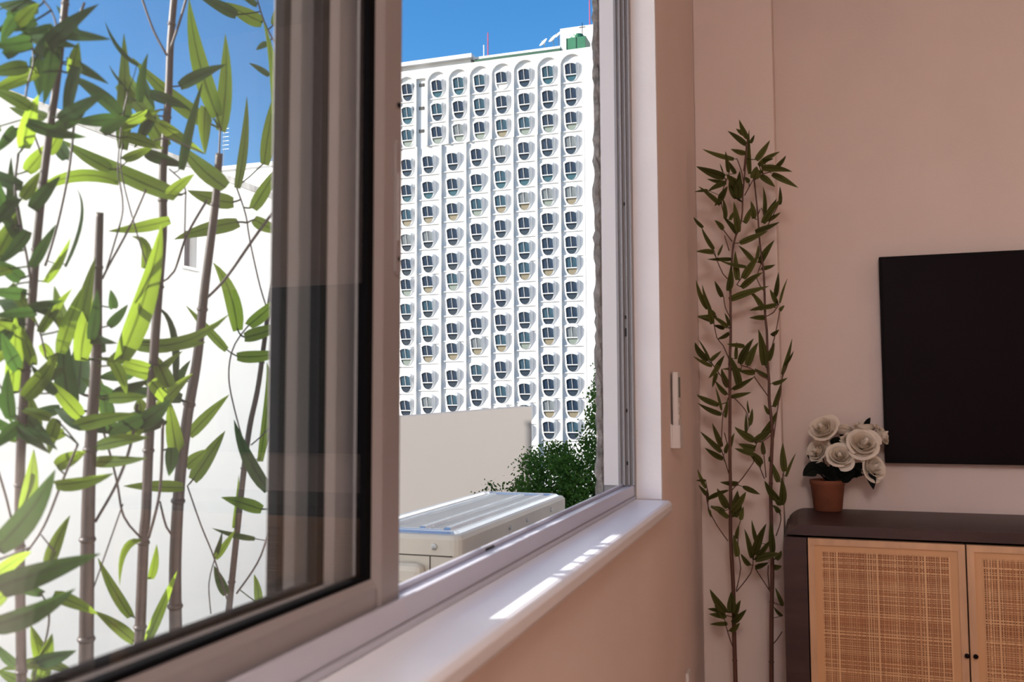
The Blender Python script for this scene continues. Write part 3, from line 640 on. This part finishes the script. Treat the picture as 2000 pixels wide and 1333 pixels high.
BI = [(SA, [(580, 540), (640, 430)], 0), (SA, [(575, 380), (590, 230)], 0), (SA, [(500, 840), (440, 760)], 0), (SA, [(480, 900), (450, 800)], 0), (SA, [(530, 1120), (570, 1060)], 0), (SA, [(480, 1090), (440, 1050), (400, 960)], 0), (SA, [(445, 1200), (455, 1270), (485, 1330)], 0), (SA, [(610, 1170), (640, 1200), (690, 1290)], 1),
      (SA, [(530, 300), (560, 380), (575, 470)], 0), (SA, [(455, 690), (430, 590), (440, 500), (480, 400)], 0), (SA, [(720, 700), (690, 620), (670, 660)], 1), (SA, [(800, 600), (750, 700), (690, 800)], 1), (SA, [(780, 380), (700, 400), (645, 440)], 1), (SA, [(690, 980), (660, 1080), (705, 1160)], 1), (SA, [(800, 1250), (770, 1300), (715, 1330)], 1), (SA, [(340, 1280), (400, 1330)], 0),
      (SB, [(480, 340), (440, 250), (400, 200), (380, 100), (360, 30)], 0), (SB, [(485, 570), (440, 700), (430, 910)], 0), (SB, [(510, 590), (560, 640), (600, 700), (610, 780)], 0), (SB, [(450, 820), (470, 900)], 0), (SB, [(480, 1090), (455, 1010), (430, 930)], 0), (SB, [(345, 1330), (340, 1250), (335, 1170)], 0), (SB, [(500, 1190), (570, 1110), (640, 1010)], 0), (SB, [(740, 590), (690, 520), (640, 450)], 1), (SB, [(710, 1120), (670, 1020)], 1),
      (SB, [(720, 1110), (710, 1000), (700, 900)], 1), (SB, [(770, 850), (790, 700), (825, 470), (850, 370)], 1), (SB, [(745, 300), (780, 180), (810, 20)], 1), (SB, [(820, 1290), (820, 1200), (830, 1090)], 1), (SB, [(485, 540), (420, 440), (370, 370)], 0), (SB, [(740, 480), (640, 410), (560, 380)], 1), (SB, [(755, 830), (690, 880), (640, 870)], 1),
      (SCc, [(495, 375), (420, 270), (365, 160), (345, 60)], 0), (SCc, [(550, 710), (580, 560), (565, 460), (560, 300)], 0), (SCc, [(550, 720), (650, 590), (665, 500)], 0), (SCc, [(525, 1090), (500, 1020), (480, 950)], 0), (SCc, [(780, 715), (730, 640), (680, 560)], 1), (SCc, [(775, 700), (765, 600), (768, 540)], 1), (SCc, [(800, 1075), (830, 1040), (862, 990)], 1), (SCc, [(820, 340), (845, 270), (858, 200)], 1), (SCc, [(540, 990), (530, 930), (525, 860)], 0)]
for S, p, k in BI: IB.stem('branch', zl(S, p), 2.0, (2.62, 2.68)[k], 'stem_in', (2.60, 2.67)[k])
LA = [(545, 45, 600, 170, 28), (525, 105, 590, 145, 25), (470, 120, 590, 210, 30), (490, 237, 585, 265, 28), (645, 145, 620, 200, 18), (745, 180, 655, 310, 34), (610, 110, 615, 400, 26), (810, 255, 670, 345, 32), (850, 280, 785, 355, 24), (770, 300, 700, 310, 16), (890, 385, 690, 360, 38), (930, 490, 760, 400, 34), (780, 485, 690, 410, 34), (305, 237, 510, 305, 26), (455, 250, 475, 390, 22), (265, 350, 450, 420, 45), (335, 432, 450, 455, 22), (340, 515, 460, 455, 30), (255, 515, 340, 505, 16), (280, 480, 420, 600, 26), (385, 610, 430, 560, 20), (420, 330, 440, 390, 8), (440, 560, 455, 690, 24), (550, 380, 540, 560, 40), (580, 420, 610, 455, 24), (470, 480, 420, 570, 35), (510, 580, 540, 780, 36), (520, 640, 485, 700, 20), (620, 575, 640, 690, 30), (640, 600, 580, 720, 30), (810, 480, 810, 600, 20), (820, 560, 700, 720, 36), (790, 560, 720, 690, 28), (700, 480, 710, 670, 22), (815, 650, 720, 700, 25), (810, 712, 650, 775, 30), (735, 770, 550, 850, 34), (385, 700, 440, 760, 26), (440, 680, 530, 790, 28), (240, 680, 310, 750, 20), (300, 745, 380, 890, 24), (265, 905, 380, 910, 28), (440, 855, 410, 930, 14), (335, 955, 500, 955, 22), (420, 965, 590, 1005, 20), (540, 865, 640, 970, 26), (520, 900, 535, 1090, 34), (490, 1000, 475, 1160, 36), (775, 830, 680, 980, 36), (680, 920, 570, 1080, 40), (780, 990, 690, 1020, 24), (700, 1040, 560, 1140, 36), (740, 1130, 480, 1220, 38), (385, 1095, 435, 1200, 26), (620, 1160, 700, 1260, 24), (800, 1040, 780, 1200, 26), (745, 1150, 790, 1240, 26), (860, 1080, 810, 1240, 14), (610, 1290, 790, 1250, 26), (840, 1255, 810, 1290, 20), (265, 1090, 340, 1280, 28), (305, 1120, 360, 1280, 20), (335, 1270, 385, 1330, 30), (275, 1325, 380, 1330, 25), (670, 860, 660, 950, 20), (460, 400, 540, 470, 40), (480, 440, 530, 560, 44), (560, 420, 520, 560, 34), (660, 350, 640, 430, 50), (700, 380, 640, 420, 40), (480, 320, 520, 400, 24)]
LB = [(275, 65, 380, 85, 32), (340, 0, 370, 110, 30), (380, 120, 450, 135, 24), (370, 60, 470, 130, 24), (450, 40, 480, 120, 18), (400, 210, 480, 170, 24), (235, 230, 340, 350, 36), (275, 205, 355, 350, 14), (245, 320, 370, 385, 22), (430, 285, 360, 350, 22), (450, 315, 390, 420, 30), (345, 465, 410, 380, 26), (370, 525, 400, 430, 22), (430, 400, 475, 520, 34), (480, 310, 550, 530, 40), (465, 240, 580, 255, 26), (530, 225, 525, 340, 20), (640, 205, 550, 370, 40), (670, 145, 710, 380, 44), (670, 230, 600, 380, 40), (610, 70, 720, 70, 28), (615, 20, 760, 0, 26), (805, 145, 755, 185, 24), (775, 230, 735, 350, 30), (890, 205, 825, 440, 24), (900, 285, 840, 380, 16), (430, 405, 560, 410, 20), (540, 415, 650, 425, 30), (645, 400, 730, 460, 28), (645, 455, 505, 535, 28), (860, 460, 765, 500, 24), (390, 480, 465, 570, 26), (390, 520, 430, 670, 16), (625, 555, 495, 585, 26), (240, 570, 410, 640, 32), (275, 625, 430, 700, 28), (470, 590, 455, 720, 18), (600, 605, 610, 690, 12), (630, 660, 615, 770, 24), (590, 690, 590, 820, 18), (820, 490, 770, 650, 28), (705, 635, 745, 700, 22), (790, 680, 680, 860, 40), (770, 800, 640, 880, 36), (515, 780, 640, 870, 40), (540, 890, 650, 920, 40), (515, 920, 640, 960, 30), (600, 940, 690, 1030, 44), (370, 755, 430, 910, 30), (290, 810, 430, 945, 30), (320, 915, 440, 990, 30), (515, 820, 480, 920, 22), (470, 880, 455, 950, 22), (700, 870, 705, 960, 26), (760, 960, 745, 1010, 24), (830, 885, 840, 1070, 36), (915, 950, 850, 1105, 16), (765, 1020, 800, 1140, 32), (710, 1130, 800, 1260, 40), (820, 1110, 820, 1290, 40), (265, 1055, 330, 1180, 22), (255, 1130, 330, 1130, 14), (280, 1160, 340, 1230, 22), (335, 1170, 340, 1270, 16), (420, 1140, 540, 1150, 28), (480, 1190, 345, 1250, 22), (400, 1180, 465, 1310, 34), (355, 1300, 450, 1330, 30), (685, 1220, 570, 1170, 22), (590, 1205, 500, 1330, 36), (530, 1200, 540, 1330, 36), (790, 1270, 760, 1230, 20), (760, 1290, 810, 1333, 24)]
LC = [(380, 215, 365, 160, 16), (420, 15, 490, 150, 34), (375, 130, 495, 215, 30), (500, 30, 365, 85, 20), (560, 30, 540, 210, 50), (615, 40, 540, 180, 36), (600, 140, 580, 230, 28), (710, 55, 600, 5, 22), (570, 260, 550, 360, 22), (530, 330, 555, 480, 34), (580, 460, 640, 540, 28), (605, 290, 655, 490, 30), (655, 230, 690, 390, 24), (755, 255, 670, 470, 44), (790, 360, 700, 480, 30), (865, 460, 680, 500, 44), (770, 520, 680, 555, 28), (860, 545, 790, 550, 34), (870, 440, 820, 500, 30), (780, 240, 800, 450, 36), (805, 130, 840, 180, 26), (800, 60, 840, 130, 20), (815, 690, 865, 815, 24), (805, 820, 862, 885, 20), (370, 700, 480, 860, 44), (355, 835, 450, 850, 24), (365, 870, 480, 880, 34), (370, 940, 490, 935, 24), (400, 810, 470, 900, 34), (515, 720, 520, 860, 50), (580, 775, 540, 880, 30), (620, 840, 525, 930, 34), (575, 930, 510, 990, 30)]
for S, LL in ((SA, LA), (SB, LB), (SCc, LC)):
    for (tx, ty, bx, by, wz) in LL:
        a, c = zc(S, bx, by), zc(S, tx, ty)
        IB.leaf(a[0], a[1], c[0], c[1], wz*S[2]*1.22, 'leaf_in', attach=34)

# ------------------------------------------------------------------ air-conditioner outdoor unit
AX0, AX1, AY0, AY1, AZ0, AZ1 = -.985, -.700, 1.763, 2.640, LEDGE, .860
ac = empty('air_conditioner_unit', ((AX0+AX1)/2, (AY0+AY1)/2, LEDGE)); tag(ac, 'cream outdoor air conditioner unit on the ledge outside the open window', 'air conditioner')
def rrect(x0, x1, y0, y1, r, z, n=5):
    p = []
    for cx, cy, a0 in ((x1-r, y1-r, 0), (x0+r, y1-r, 90), (x0+r, y0+r, 180), (x1-r, y0+r, 270)):
        for i in range(n): a = R_(a0+90*i/(n-1)); p.append((cx+r*math.cos(a), cy+r*math.sin(a), z))
    return p
mb = MB(); mb.rings([rrect(AX0+.004, AX1-.004, AY0+.004, AY1-.004, .02, z) for z in (AZ0+.03, AZ1-.045)]); mb.build('casing', 'acbody', ac, False)
mb = MB(); mb.rings([rrect(AX0, AX1, AY0, AY1, .024, AZ1-.045), rrect(AX0, AX1, AY0, AY1, .024, AZ1-.012), rrect(AX0+.006, AX1-.006, AY0+.006, AY1-.006, .022, AZ1-.004), rrect(AX0+.014, AX1-.014, AY0+.014, AY1-.014, .02, AZ1-.002)]); tp = mb.build('lid', 'acbody', ac)
mb = MB(); mb.rings([rrect(AX0+.014, AX1-.014, AY0+.014, AY1-.014, .02, AZ1-.003), rrect(AX0+.022, AX1-.022, AY0+.022, AY1-.022, .02, AZ1+.003), rrect(AX0+.034, AX1-.034, AY0+.034, AY1-.034, .02, AZ1+.003), rrect(AX0+.042, AX1-.042, AY0+.042, AY1-.042, .018, AZ1-.004)]); mb.build('lid_panel', 'actop', tp)
for xa in (AX0+.075, AX0+.165, AX0+.225):
    mb = MB(); ya, yb = AY0+.075, AY1-.075
    mb.rings([[(xa-.011, ya-.01, AZ1-.0045), (xa-.006, ya, AZ1+.004), (xa+.006, ya, AZ1+.004), (xa+.011, ya-.01, AZ1-.0045)], [(xa-.011, yb+.01, AZ1-.0045), (xa-.006, yb, AZ1+.004), (xa+.006, yb, AZ1+.004), (xa+.011, yb+.01, AZ1-.0045)]])
    mb.build('lid_rib', 'actop', tp)
for ya in (AY0+.05, AY1-.05):
    mb = MB(); mb.box(AX0+.06, AX1-.06, ya-.008, ya+.008, AZ1-.0045, AZ1+.003); mb.build('lid_rib', 'actop', tp, bevel=.003)
# seams, screws, valve cover on the near end, grille slot on the side
def acpart(n, m, *bb, **k): mb = MB(); mb.box(*bb); return mb.build(n, m, ac, **k)
acpart('seam', 'dark', AX0+.03, AX1-.02, AY0+.0028, AY0+.0045, AZ1-.048, AZ1-.0455)
acpart('seam', 'dark', AX1-.072, AX1-.070, AY0+.0028, AY0+.0045, AZ0+.05, AZ1-.048)
acpart('valve_cover', 'acbody', AX0+.05, AX1-.078, AY0-.03, AY0+.004, AZ1-.110, AZ1-.062, bevel=.014)
acpart('spec_plate', 'white', AX1-.066, AX1-.034, AY0+.0022, AY0+.004, AZ1-.100, AZ1-.076)
acpart('seam', 'dark', AX1-.0045, AX1-.0030, AY0+.03, AY1-.03, AZ1-.048, AZ1-.0455)
for yy in (AY0+.10, AY0+.40, AY0+.62): acpart('seam', 'dark', AX1-.0045, AX1-.0030, yy, yy+.003, AZ0+.05, AZ1-.048)
acpart('side_slot', 'dark', AX1-.0045, AX1-.0030, AY0+.14, AY0+.27, AZ1-.066, AZ1-.060)
acpart('coil_opening', 'dark', AX1-.0045, AX1-.0025, AY1-.17, AY1-.04, AZ0+.07, AZ1-.062)
for (sx, sy, ax) in ((AX1-.06, AY0, 1), (AX1, AY0+.33, 0), (AX1, AY0+.47, 0), (AX1, AY0+.70, 0)):
    mb = MB()
    if ax: mb.rings([[(sx+q*math.cos(a*math.pi/5), sy-t, AZ1-.027+q*math.sin(a*math.pi/5)) for a in range(10)] for q, t in ((.0075, 0), (.007, .003), (.003, .0035))])
    else: mb.rings([[(sx+t, sy+q*math.cos(a*math.pi/5), AZ1-.027+q*math.sin(a*math.pi/5)) for a in range(10)] for q, t in ((.006, 0), (.006, .003), (.003, .0035))])
    mb.build('screw', 'metal', ac)
for yy in (AY0+.12, AY1-.16): acpart('foot', 'dark', AX0+.01, AX1-.01, yy, yy+.05, AZ0, AZ0+.03)

# ------------------------------------------------------------------ the town outside
GZ = -14.0
struct('ground', MB().box(-400, 300, -300, 500, GZ-1, GZ), 'ground', 'grey asphalt ground far below the window', 'ground')
# unseen block added left of view to keep sun off the window's far half
sb = empty('sun_blocker', (-6.8, 0, GZ)); tag(sb, 'plain unseen block added left of the view to shade the window', 'building')
MB().box(-8.5, -5.15, -1.45, 1.5, GZ, 7).build('wall', 'opp', sb)
MB().box(-8.55, -5.15, -1.45, 1.55, 7, 7.25).build('parapet', 'stain', sb)
# opposite building
ob = empty('opposite_building', (-23, 5, GZ)); tag(ob, 'blank white wall of the neighbouring block behind the bamboo', 'building')
OX, OY1, OZ = -18.0, 29.5, 8.45
wy0, wy1 = 22.40, 22.98; wz0, wz1 = 5.34, 6.45
mb = MB(); mb.box(-30, OX, -45, wy0, GZ, OZ); mb.box(-30, OX, wy1, OY1, GZ, OZ); mb.box(-30, OX, wy0, wy1, GZ, wz0); mb.box(-30, OX, wy0, wy1, wz1, OZ); mb.box(-30, OX-.35, wy0, wy1, wz0, wz1)
mb.build('wall', 'opp', ob)
MB().box(-30, OX+.04, -45, OY1+.04, OZ, OZ+.22).build('parapet', 'stain', ob)
wn = MB(); wn.box(OX-.35, OX-.30, wy0, wy1, wz0, wz1); wn = wn.build('window', 'dark', ob)
for i in range(3):
    y = wy0+.22+.12*i; MB().box(OX-.30, OX-.26, y, y+.10, wz0+.02, wz1-.02).build('shutter_slat', 'dkgrey', wn)
MB().box(OX-.02, OX+.09, wy0-.08, wy1+.08, wz0-.09, wz0).build('window_sill', 'opp', ob)
# farther roofs behind it
fb = empty('rooftop_building', (-45, 62, GZ)); tag(fb, 'bright white rooftop block rising behind the neighbouring wall', 'building')
a = ony(425, 335, 62); c = ony(640, 318, 62)
MB().box(a.x, c.x, 62, 75, GZ, a.z).build('wall', 'opp', fb)
MB().box(a.x-.2, c.x+.2, 61.8, 75, a.z, a.z+.35).build('parapet', 'tower', fb)
q = ony(440, 360, 60)
MB().box(q.x, q.x+5, 60.2, 61.8, GZ, q.z).build('stair_block', 'opp', fb)
# tv antenna
an = empty('tv_antenna', ony(430, 345, 58)); tag(an, 'thin rooftop television antenna against the sky behind bamboo leaves', 'antenna')
p0, p1 = ony(430, 345, 61.9), ony(426, 246, 61.9)
mb = MB(); p0 = Vector((p0.x, 62.3, GZ+22.5)); p0.z = a.z+.34; mb.tube([p0, (p0.x, p0.y, p1.z)], .035, 5); mb.build('mast', 'metal', an)
for i in range(6):
    z = p0.z+(p1.z-p0.z)*(.45+.1*i); MB().box(p0.x-.1, p0.x+.5, p0.y-.01, p0.y+.01, z, z+.025).build('element', 'metal', an)

# grey blank low building in front of the tower
g0, g1 = ony(785, 815, 40), ony(1038, 795, 40)
k = (g1.z-g0.z)/(g1.x-g0.x)
xl = -27.0; zl0 = g0.z+k*(xl-g0.x)
gb = MB().prism([(xl, 40, GZ), (g1.x, 40, GZ), (g1.x, 40, g1.z), (xl, 40, zl0)], (-3.4, 9, 0)).build('low_building', 'greywall', None)
tag(gb, 'plain grey blank wall of the low building below the tower', 'building')

# tower --------------------------------------------------------------
TY = 100.0
tw = empty('apartment_tower', (-36, TY+8, GZ)); tag(tw, 'white tower with rows of hooded round windows', 'building')
def tp_(x, y, Y=TY): return ony(x, y, Y)
TXR = -17.0; TXL = -58.5
roofR = tp_(1142, 95).z
MB().box(TXL, TXR, TY, TY+16, GZ, roofR).build('facade_wall', 'tower', tw)
def tchild(name, mb, m, parent=None): return mb.build(name, m, parent or tw)
D = .34                                                          # relief of the pilasters
colsB = [701, 748, 795, 837, 885, 932, 979, 1025, 1071, 1117]; sepB = [677, 724, 771, 814, 862, 910.5, 958, 1003, 1050, 1096, 1143]
colsA = [712, 756, 797, 855, 897, 938, 981, 1025, 1071, 1116]; sepA = [690, 735, 777, 813, 835, 876, 917, 960, 1003, 1049, 1094, 1141]
rowsY = [136, 184, 231, 278, 328, 376, 425, 473, 513, 561, 610, 649, 702, 750, 792, 834]
frac = {701: 1.2, 748: 1.2, 795: 1.2, 837: 1.0, 885: .88, 932: .56, 979: .38, 1025: .25, 1071: 0, 1117: 0}
def rowz(r, colpx, top):
    y = rowsY[r]; z = tp_(1117, y).z
    if not top:
        ex = frac[colpx]*(12+(y-278)*.045)
        z -= ex/16.3
    return z
zsplit = (tp_(1117, 231).z+tp_(1117, 278).z)/2 - .18
# pilasters
for s_ in sepA:
    x = tp_(s_, 180).x; MB().box(x-.14, x+.14, TY-D, TY, zsplit, roofR-.02).build('pilaster', 'tower', tw)
for s_ in sepB:
    x = tp_(s_, 500).x; MB().box(x-.11, x+.11, TY-D, TY, GZ, zsplit).build('pilaster', 'tower', tw)
MB().box(tp_(1143, 400).x+.11, TXR, TY-D-.02, TY, GZ, roofR-.02).build('end_bay', 'tower', tw)
# arched tops of the bays
bays = [(sepA[i], sepA[i+1]) for i in range(len(sepA)-1)]
zs_ = tp_(1117, 128).z; 
for (l, r) in bays:
    xa, xb = tp_(l, 180).x+.14, tp_(r, 180).x-.14; cx = (xa+xb)/2; hw = (xb-xa)/2
    narrow = hw < .8
    ztop = roofR-.02; zsp = zs_
    P = [(cx+hw*math.cos(math.pi*i/16), zsp+(hw*.98)*math.sin(math.pi*i/16)) for i in range(17)]
    mb = MB()
    if narrow: mb.box(xa, xb, TY-D, TY, roofR-1.2, ztop)
    else:
        for i in range(16):
            (x0_, z0_), (x1_, z1_) = P[i], P[i+1]
            mb.poly([(x0_, TY-D, z0_), (x0_, TY-D, ztop), (x1_, TY-D, ztop), (x1_, TY-D, z1_)])
            mb.poly([(x0_, TY-D, z0_), (x1_, TY-D, z1_), (x1_, TY, z1_), (x0_, TY, z0_)])
    mb.build('arch_panel', 'tower', tw)
# hooded windows: meshes shared
W2, HR, HB = .67, 1.26, .80
def outline(sx, top, bot, n=10):
    p = []
    for i in range(n+1):
        a = math.pi+math.pi*i/n; p.append((W2*sx*math.cos(a), bot*math.sin(a)))   # bottom half, left to right
    zt = top*.84
    for i in range(n+1):
        u = 1-2*i/n; p.append((W2*sx*u, zt+(top-zt)*(1-abs(u)**2.6)))
    return p
def depth(z): return .10+.52*max(0, min(1, (z+.35)/1.5))
oF = outline(1, HR, HB); oW = outline(1.42, HR+.42, HB+.05); oM = outline(1.24, HR+.27, HB+.03)
mb = MB()
n_ = len(oF)
ringW = [(x, 0, z) for x, z in oW]; ringM = [(x, -depth(z)*.72, z) for (x, z) in oM]; ringF = [(x, -depth(z), z) for x, z in oF]
ringI = [(x*.98, -depth(z)+.14, z*.985) for x, z in oF]
mb.rings([ringW, ringM, ringF, ringI], True, False, False); mb.sm = False
HOOD = mb.mesh('window_hood'); HOOD.materials.append(M['tower'])
up = [(x, -depth(z)+.10, z) for x, z in oF if z > .001]; up = [(-W2, -depth(0)+.10, 0), (W2, -depth(0)+.10, 0)]+up
PANE = MB().poly(up).mesh('pane'); PANE.materials.append(None)
lo = [(x, -depth(z)+.10, z) for x, z in oF if z <= .001]
LOW = MB().poly(lo).mesh('lower_panel'); LOW.materials.append(None)
mb = MB(); mb.box(-W2, W2, -depth(0)-.01, -depth(0)+.09, -.05, .05)
mb.rings([[(-.026, -depth(z)+.05, z), (.026, -depth(z)+.05, z), (.026, -depth(z)+.09, z), (-.026, -depth(z)+.09, z)] for z in (.05, HR-.05)])
FRM = mb.mesh('window_frame'); FRM.materials.append(M['lp_white'])
rt = random.Random(21)
lowc = [None]*16
lowsel = ['lp_blue', 'lp_blue', 'lp_sage', 'lp_blue', 'lp_teal', 'lp_beige', 'lp_blue', 'lp_blue', 'lp_beige', 'lp_blue', 'lp_blue', 'lp_beige', 'lp_blue', 'lp_blue', 'lp_beige', 'lp_blue']
def place_window(x, z, r, ci):
    h = child('window_hood', HOOD, None, tw, Vector((x, TY, z))-tw.location)
    lc = lowsel[r]
    if lc == 'lp_beige': lc = rt.choice(['lp_beige', 'lp_beige', 'lp_sage'])
    if r in (0, 1): lc = rt.choice(['lp_blue', 'lp_teal', 'lp_blue'])
    ci -= 2
    if r == 2 and ci in (1, 2, 3, 7): lc = 'lp_sage'
    if r == 2 and ci == 4: lc = 'lp_beige'
    if r == 0 and ci == 4: lc = 'lp_white'
    child('pane', PANE, rt.choice(['tpane', 'tpane', 'tpane', 'tpane2', 'tpane3'] if r % 4 else ['tpane', 'tpane', 'tpane2']), h)
    child('lower_panel', LOW, lc, h); child('window_frame', FRM, None, h)
LEDM = {}
for r in range(16):
    top = r < 3; cols = colsA if top else colsB; seps = sepA if top else sepB
    for ci, c in enumerate(cols):
        z = rowz(r, c, top)-.66; yref = 180 if top else 500
        x = tp_(c, yref).x
        place_window(x, z, r, ci)
        # thin string course under each window cell
        j = max(k for k in range(len(seps)-1) if seps[k] < c)
        xa, xb = tp_(seps[j], yref).x+.12, tp_(seps[j+1], yref).x-.12
        key = round(xb-xa, 2)
        if key not in LEDM: LEDM[key] = MB().box(-key/2, key/2, -.15, 0, -.05, .05).mesh('string_course'); LEDM[key].materials.append(M['tower'])
        zl_ = z-.93
        child('string_course', LEDM[key], None, tw, Vector(((xa+xb)/2, TY, zl_))-tw.location)
for r in range(3):
    x = (tp_(813, 180).x+tp_(835, 180).x)/2; z = rowz(r, 1071, True)+.4
    MB().box(x-.34, x-.05, TY-.08, TY, z-.2, z+.2).build('vent', 'dark', tw); MB().box(x+.05, x+.34, TY-.08, TY, z-.2, z+.2).build('vent', 'dark', tw)
# roof: left upper slab with overhang, canopy, penthouse
xa, xb = tp_(780, 130).x-4, tp_(919, 110).x
zt = tp_(919, 107).z
MB().box(xa, xb, TY+.1, TY+12, roofR, zt-.5).build('roof_block', 'tower', tw)
MB().box(xa, xb+.3, TY-.5, TY+12, zt-.5, zt).build('roof_slab', 'tower', tw)
c0, c1 = tp_(924, 112), tp_(1094, 92)
MB().box(c0.x, c1.x, TY+.0, TY+4, roofR+.45, roofR+.75).build('canopy', 'tower', tw)
MB().box(c0.x+.2, c1.x, TY-.1, TY+4, roofR+.10, roofR+.42).build('canopy_fascia', 'greend', tw)
h0 = tp_(1094, 70, TY+6)
MB().box(h0.x, TXR, TY+6, TY+14, roofR-.5, tp_(1140, 50, TY+6).z).build('penthouse', 'tower', tw)
# rooftop things
def rooft(name, loc, label, cat, group=None): e = empty(name, loc); tag(e, label, cat, group); return e
t0, t1 = tp_(1106, 96, TY+1), tp_(1144, 70, TY+1)
wt = rooft('water_tank', ((t0.x+t1.x)/2, TY+2.2, roofR), 'green boxed water tank on the tower roof', 'water tank')
MB().box(t0.x, t1.x, TY+1, TY+3.4, roofR, t1.z).build('housing', 'green', wt)
for x in (t0.x, (t0.x+t1.x)/2-.04, t1.x-.08): MB().box(x, x+.08, TY+.95, TY+1, roofR, t1.z).build('rib', 'greend', wt)
mcx = (t0.x+t1.x)/2
MB().lathe([(.95, 0), (1.0, .1), (1.0, .35), (.62, .55), (.62, .72), (.3, .8)], (mcx, TY+2.2, t1.z), 18).build('tank_lid', 'green', wt)
MB().tube([(mcx+.5, TY+2.2, t1.z+.3), (mcx+.5, TY+2.2, t1.z+2.2)], .05, 5).build('lightning_rod', 'dark', wt)
MB().box(mcx+.12, mcx+.88, TY+2.17, TY+2.23, t1.z+1.6, t1.z+1.7).build('cross_bar', 'dark', wt)
for (px, ptop, pb, m, nm, lab, yy) in ((953, 64, 105, 'redmast', 'red_mast', 'short red mast on the tower roof', 1.5), (1152, -12, 44, 'redmast', 'red_mast', 'tall red mast above the penthouse', 7), (945, 88, 107, 'white', 'aerial_post', 'short white aerial post beside the short red mast', 1.0)):
    q0, q1 = tp_(px, pb, TY+yy), tp_(px, ptop, TY+yy)
    base = roofR+.74 if yy < 3 else tp_(1140, 50, TY+6).z
    e = rooft(nm, (q0.x, TY+yy, base), lab, 'mast')
    MB().tube([(q0.x, TY+yy, base), (q0.x, TY+yy, q1.z)], .07, 5).build('pole', m, e)
    MB().box(q0.x-.18, q0.x+.18, TY+yy-.18, TY+yy+.18, base, base+.1).build('foot_plate', m, e)
for i, (px, py, rr_, lab) in enumerate(((1063, 85, .62, 'leftmost white satellite dish on the tower roof edge'), (1081, 78, .66, 'middle white satellite dish on the tower roof edge'), (1091, 70, .55, 'white satellite dish nearest the green tank'))):
    p = tp_(px, py, TY+1.6+i*.4); base = roofR+.75
    e = rooft('satellite_dish', (p.x, p.y, base), lab, 'satellite dish', 'satellite dishes on the tower roof')
    MB().tube([(p.x, p.y, base), (p.x, p.y, p.z)], .06, 6).build('post', 'metal', e)
    mb = MB(); ax = Vector((-.5, -.6, .55)).normalized(); qq = ax.to_track_quat('Z', 'Y')
    mb.rings([[p+qq @ Vector((rr_*f*math.cos(2*math.pi*j/14), rr_*f*math.sin(2*math.pi*j/14), rr_*.35*f*f)) for j in range(14)] for f in (.05, .4, .75, 1)], True, True, False); mb.build('dish', 'lp_white', e, True)
    MB().tube([p+ax*.1, p+ax*rr_*.9], .03, 5).build('feed_arm', 'metal', e)

# tree in front of the tower
def tree(loc, crown, label, nclump, seed, per=42, ls=.16):
    rt = random.Random(seed); e = empty('leafy_tree', loc); tag(e, label, 'tree', 'trees below the tower')
    cz = [c[2] for c in crown]
    x, y, z = loc; mb = MB(); mb.tube([(x, y, z), (x+.3, y, z+(min(cz)-z)*.5), (x, y, max(cz))], [.35, .28, .08], 8); tr = mb.build('trunk', 'bark', e, True)
    for c in crown:
        MB().tube([(x, y, min(cz)-.4), ((x+c[0])/2, (y+c[1])/2, c[2]-.5), c[:3]], [.14, .09, .03], 6).build('limb', 'bark', tr, True)
    mb = MB(); uv = []
    for c in crown:
        for _ in range(nclump):
            v = Vector((rt.gauss(0, 1), rt.gauss(0, 1), rt.gauss(0, 1))).normalized()*c[3]*rt.uniform(.55, 1)**.6
            q = Vector(c[:3])+v; q.z *= 1
            hang = rt.uniform(.35, .9)
            for k in range(per):
                f = k/per; p = q+Vector((rt.gauss(0, .16), rt.gauss(0, .16), -hang*f+rt.gauss(0, .06)))
                d = Vector((rt.uniform(-1, 1), rt.uniform(-1, 1), -rt.uniform(.1, 1.1))).normalized(); s_ = d.cross(Vector((rt.uniform(-1, 1), rt.uniform(-1, 1), rt.uniform(-1, 1)))).normalized()
                l = ls*rt.uniform(.6, 1.2); wd_ = l*.30
                mb.poly([p, p+d*l*.45+s_*wd_, p+d*l, p+d*l*.45-s_*wd_]); uv += [(0, 0), (.5, 1), (1, 0), (.5, -1)]
    me = mb.mesh('crown'); ul = me.uv_layers.new(name='leaf')
    for lp_ in me.loops: ul.data[lp_.index].uv = uv[lp_.vertex_index]
    o = obj('crown', me, 'tleaf', e); o['kind'] = 'stuff'
    return e
tree((-6.6, 30.5, GZ), [(-5.8, 30, 1.4, 1.45), (-6.1, 30, -.2, 1.5), (-7.5, 29.8, -1.25, 1.35), (-8.6, 30.1, -1.2, 1.15), (-6.9, 29.5, -2.3, 1.5), (-8.5, 29.8, -2.6, 1.3), (-7.8, 29.3, -3.8, 1.6), (-6.0, 29.5, -3.6, 1.6)], 'tall green tree rising in front of the right end of the tower', 95, 4, 46, .135)
tree((-10.2, 33.5, GZ), [(-9.6, 33, -3.6, 1.7), (-11.0, 33, -3.2, 1.6), (-8.2, 33.2, -4.2, 1.8), (-9.6, 32.5, -5.6, 1.8)], 'lower dark green tree beside the grey low building', 55, 8)
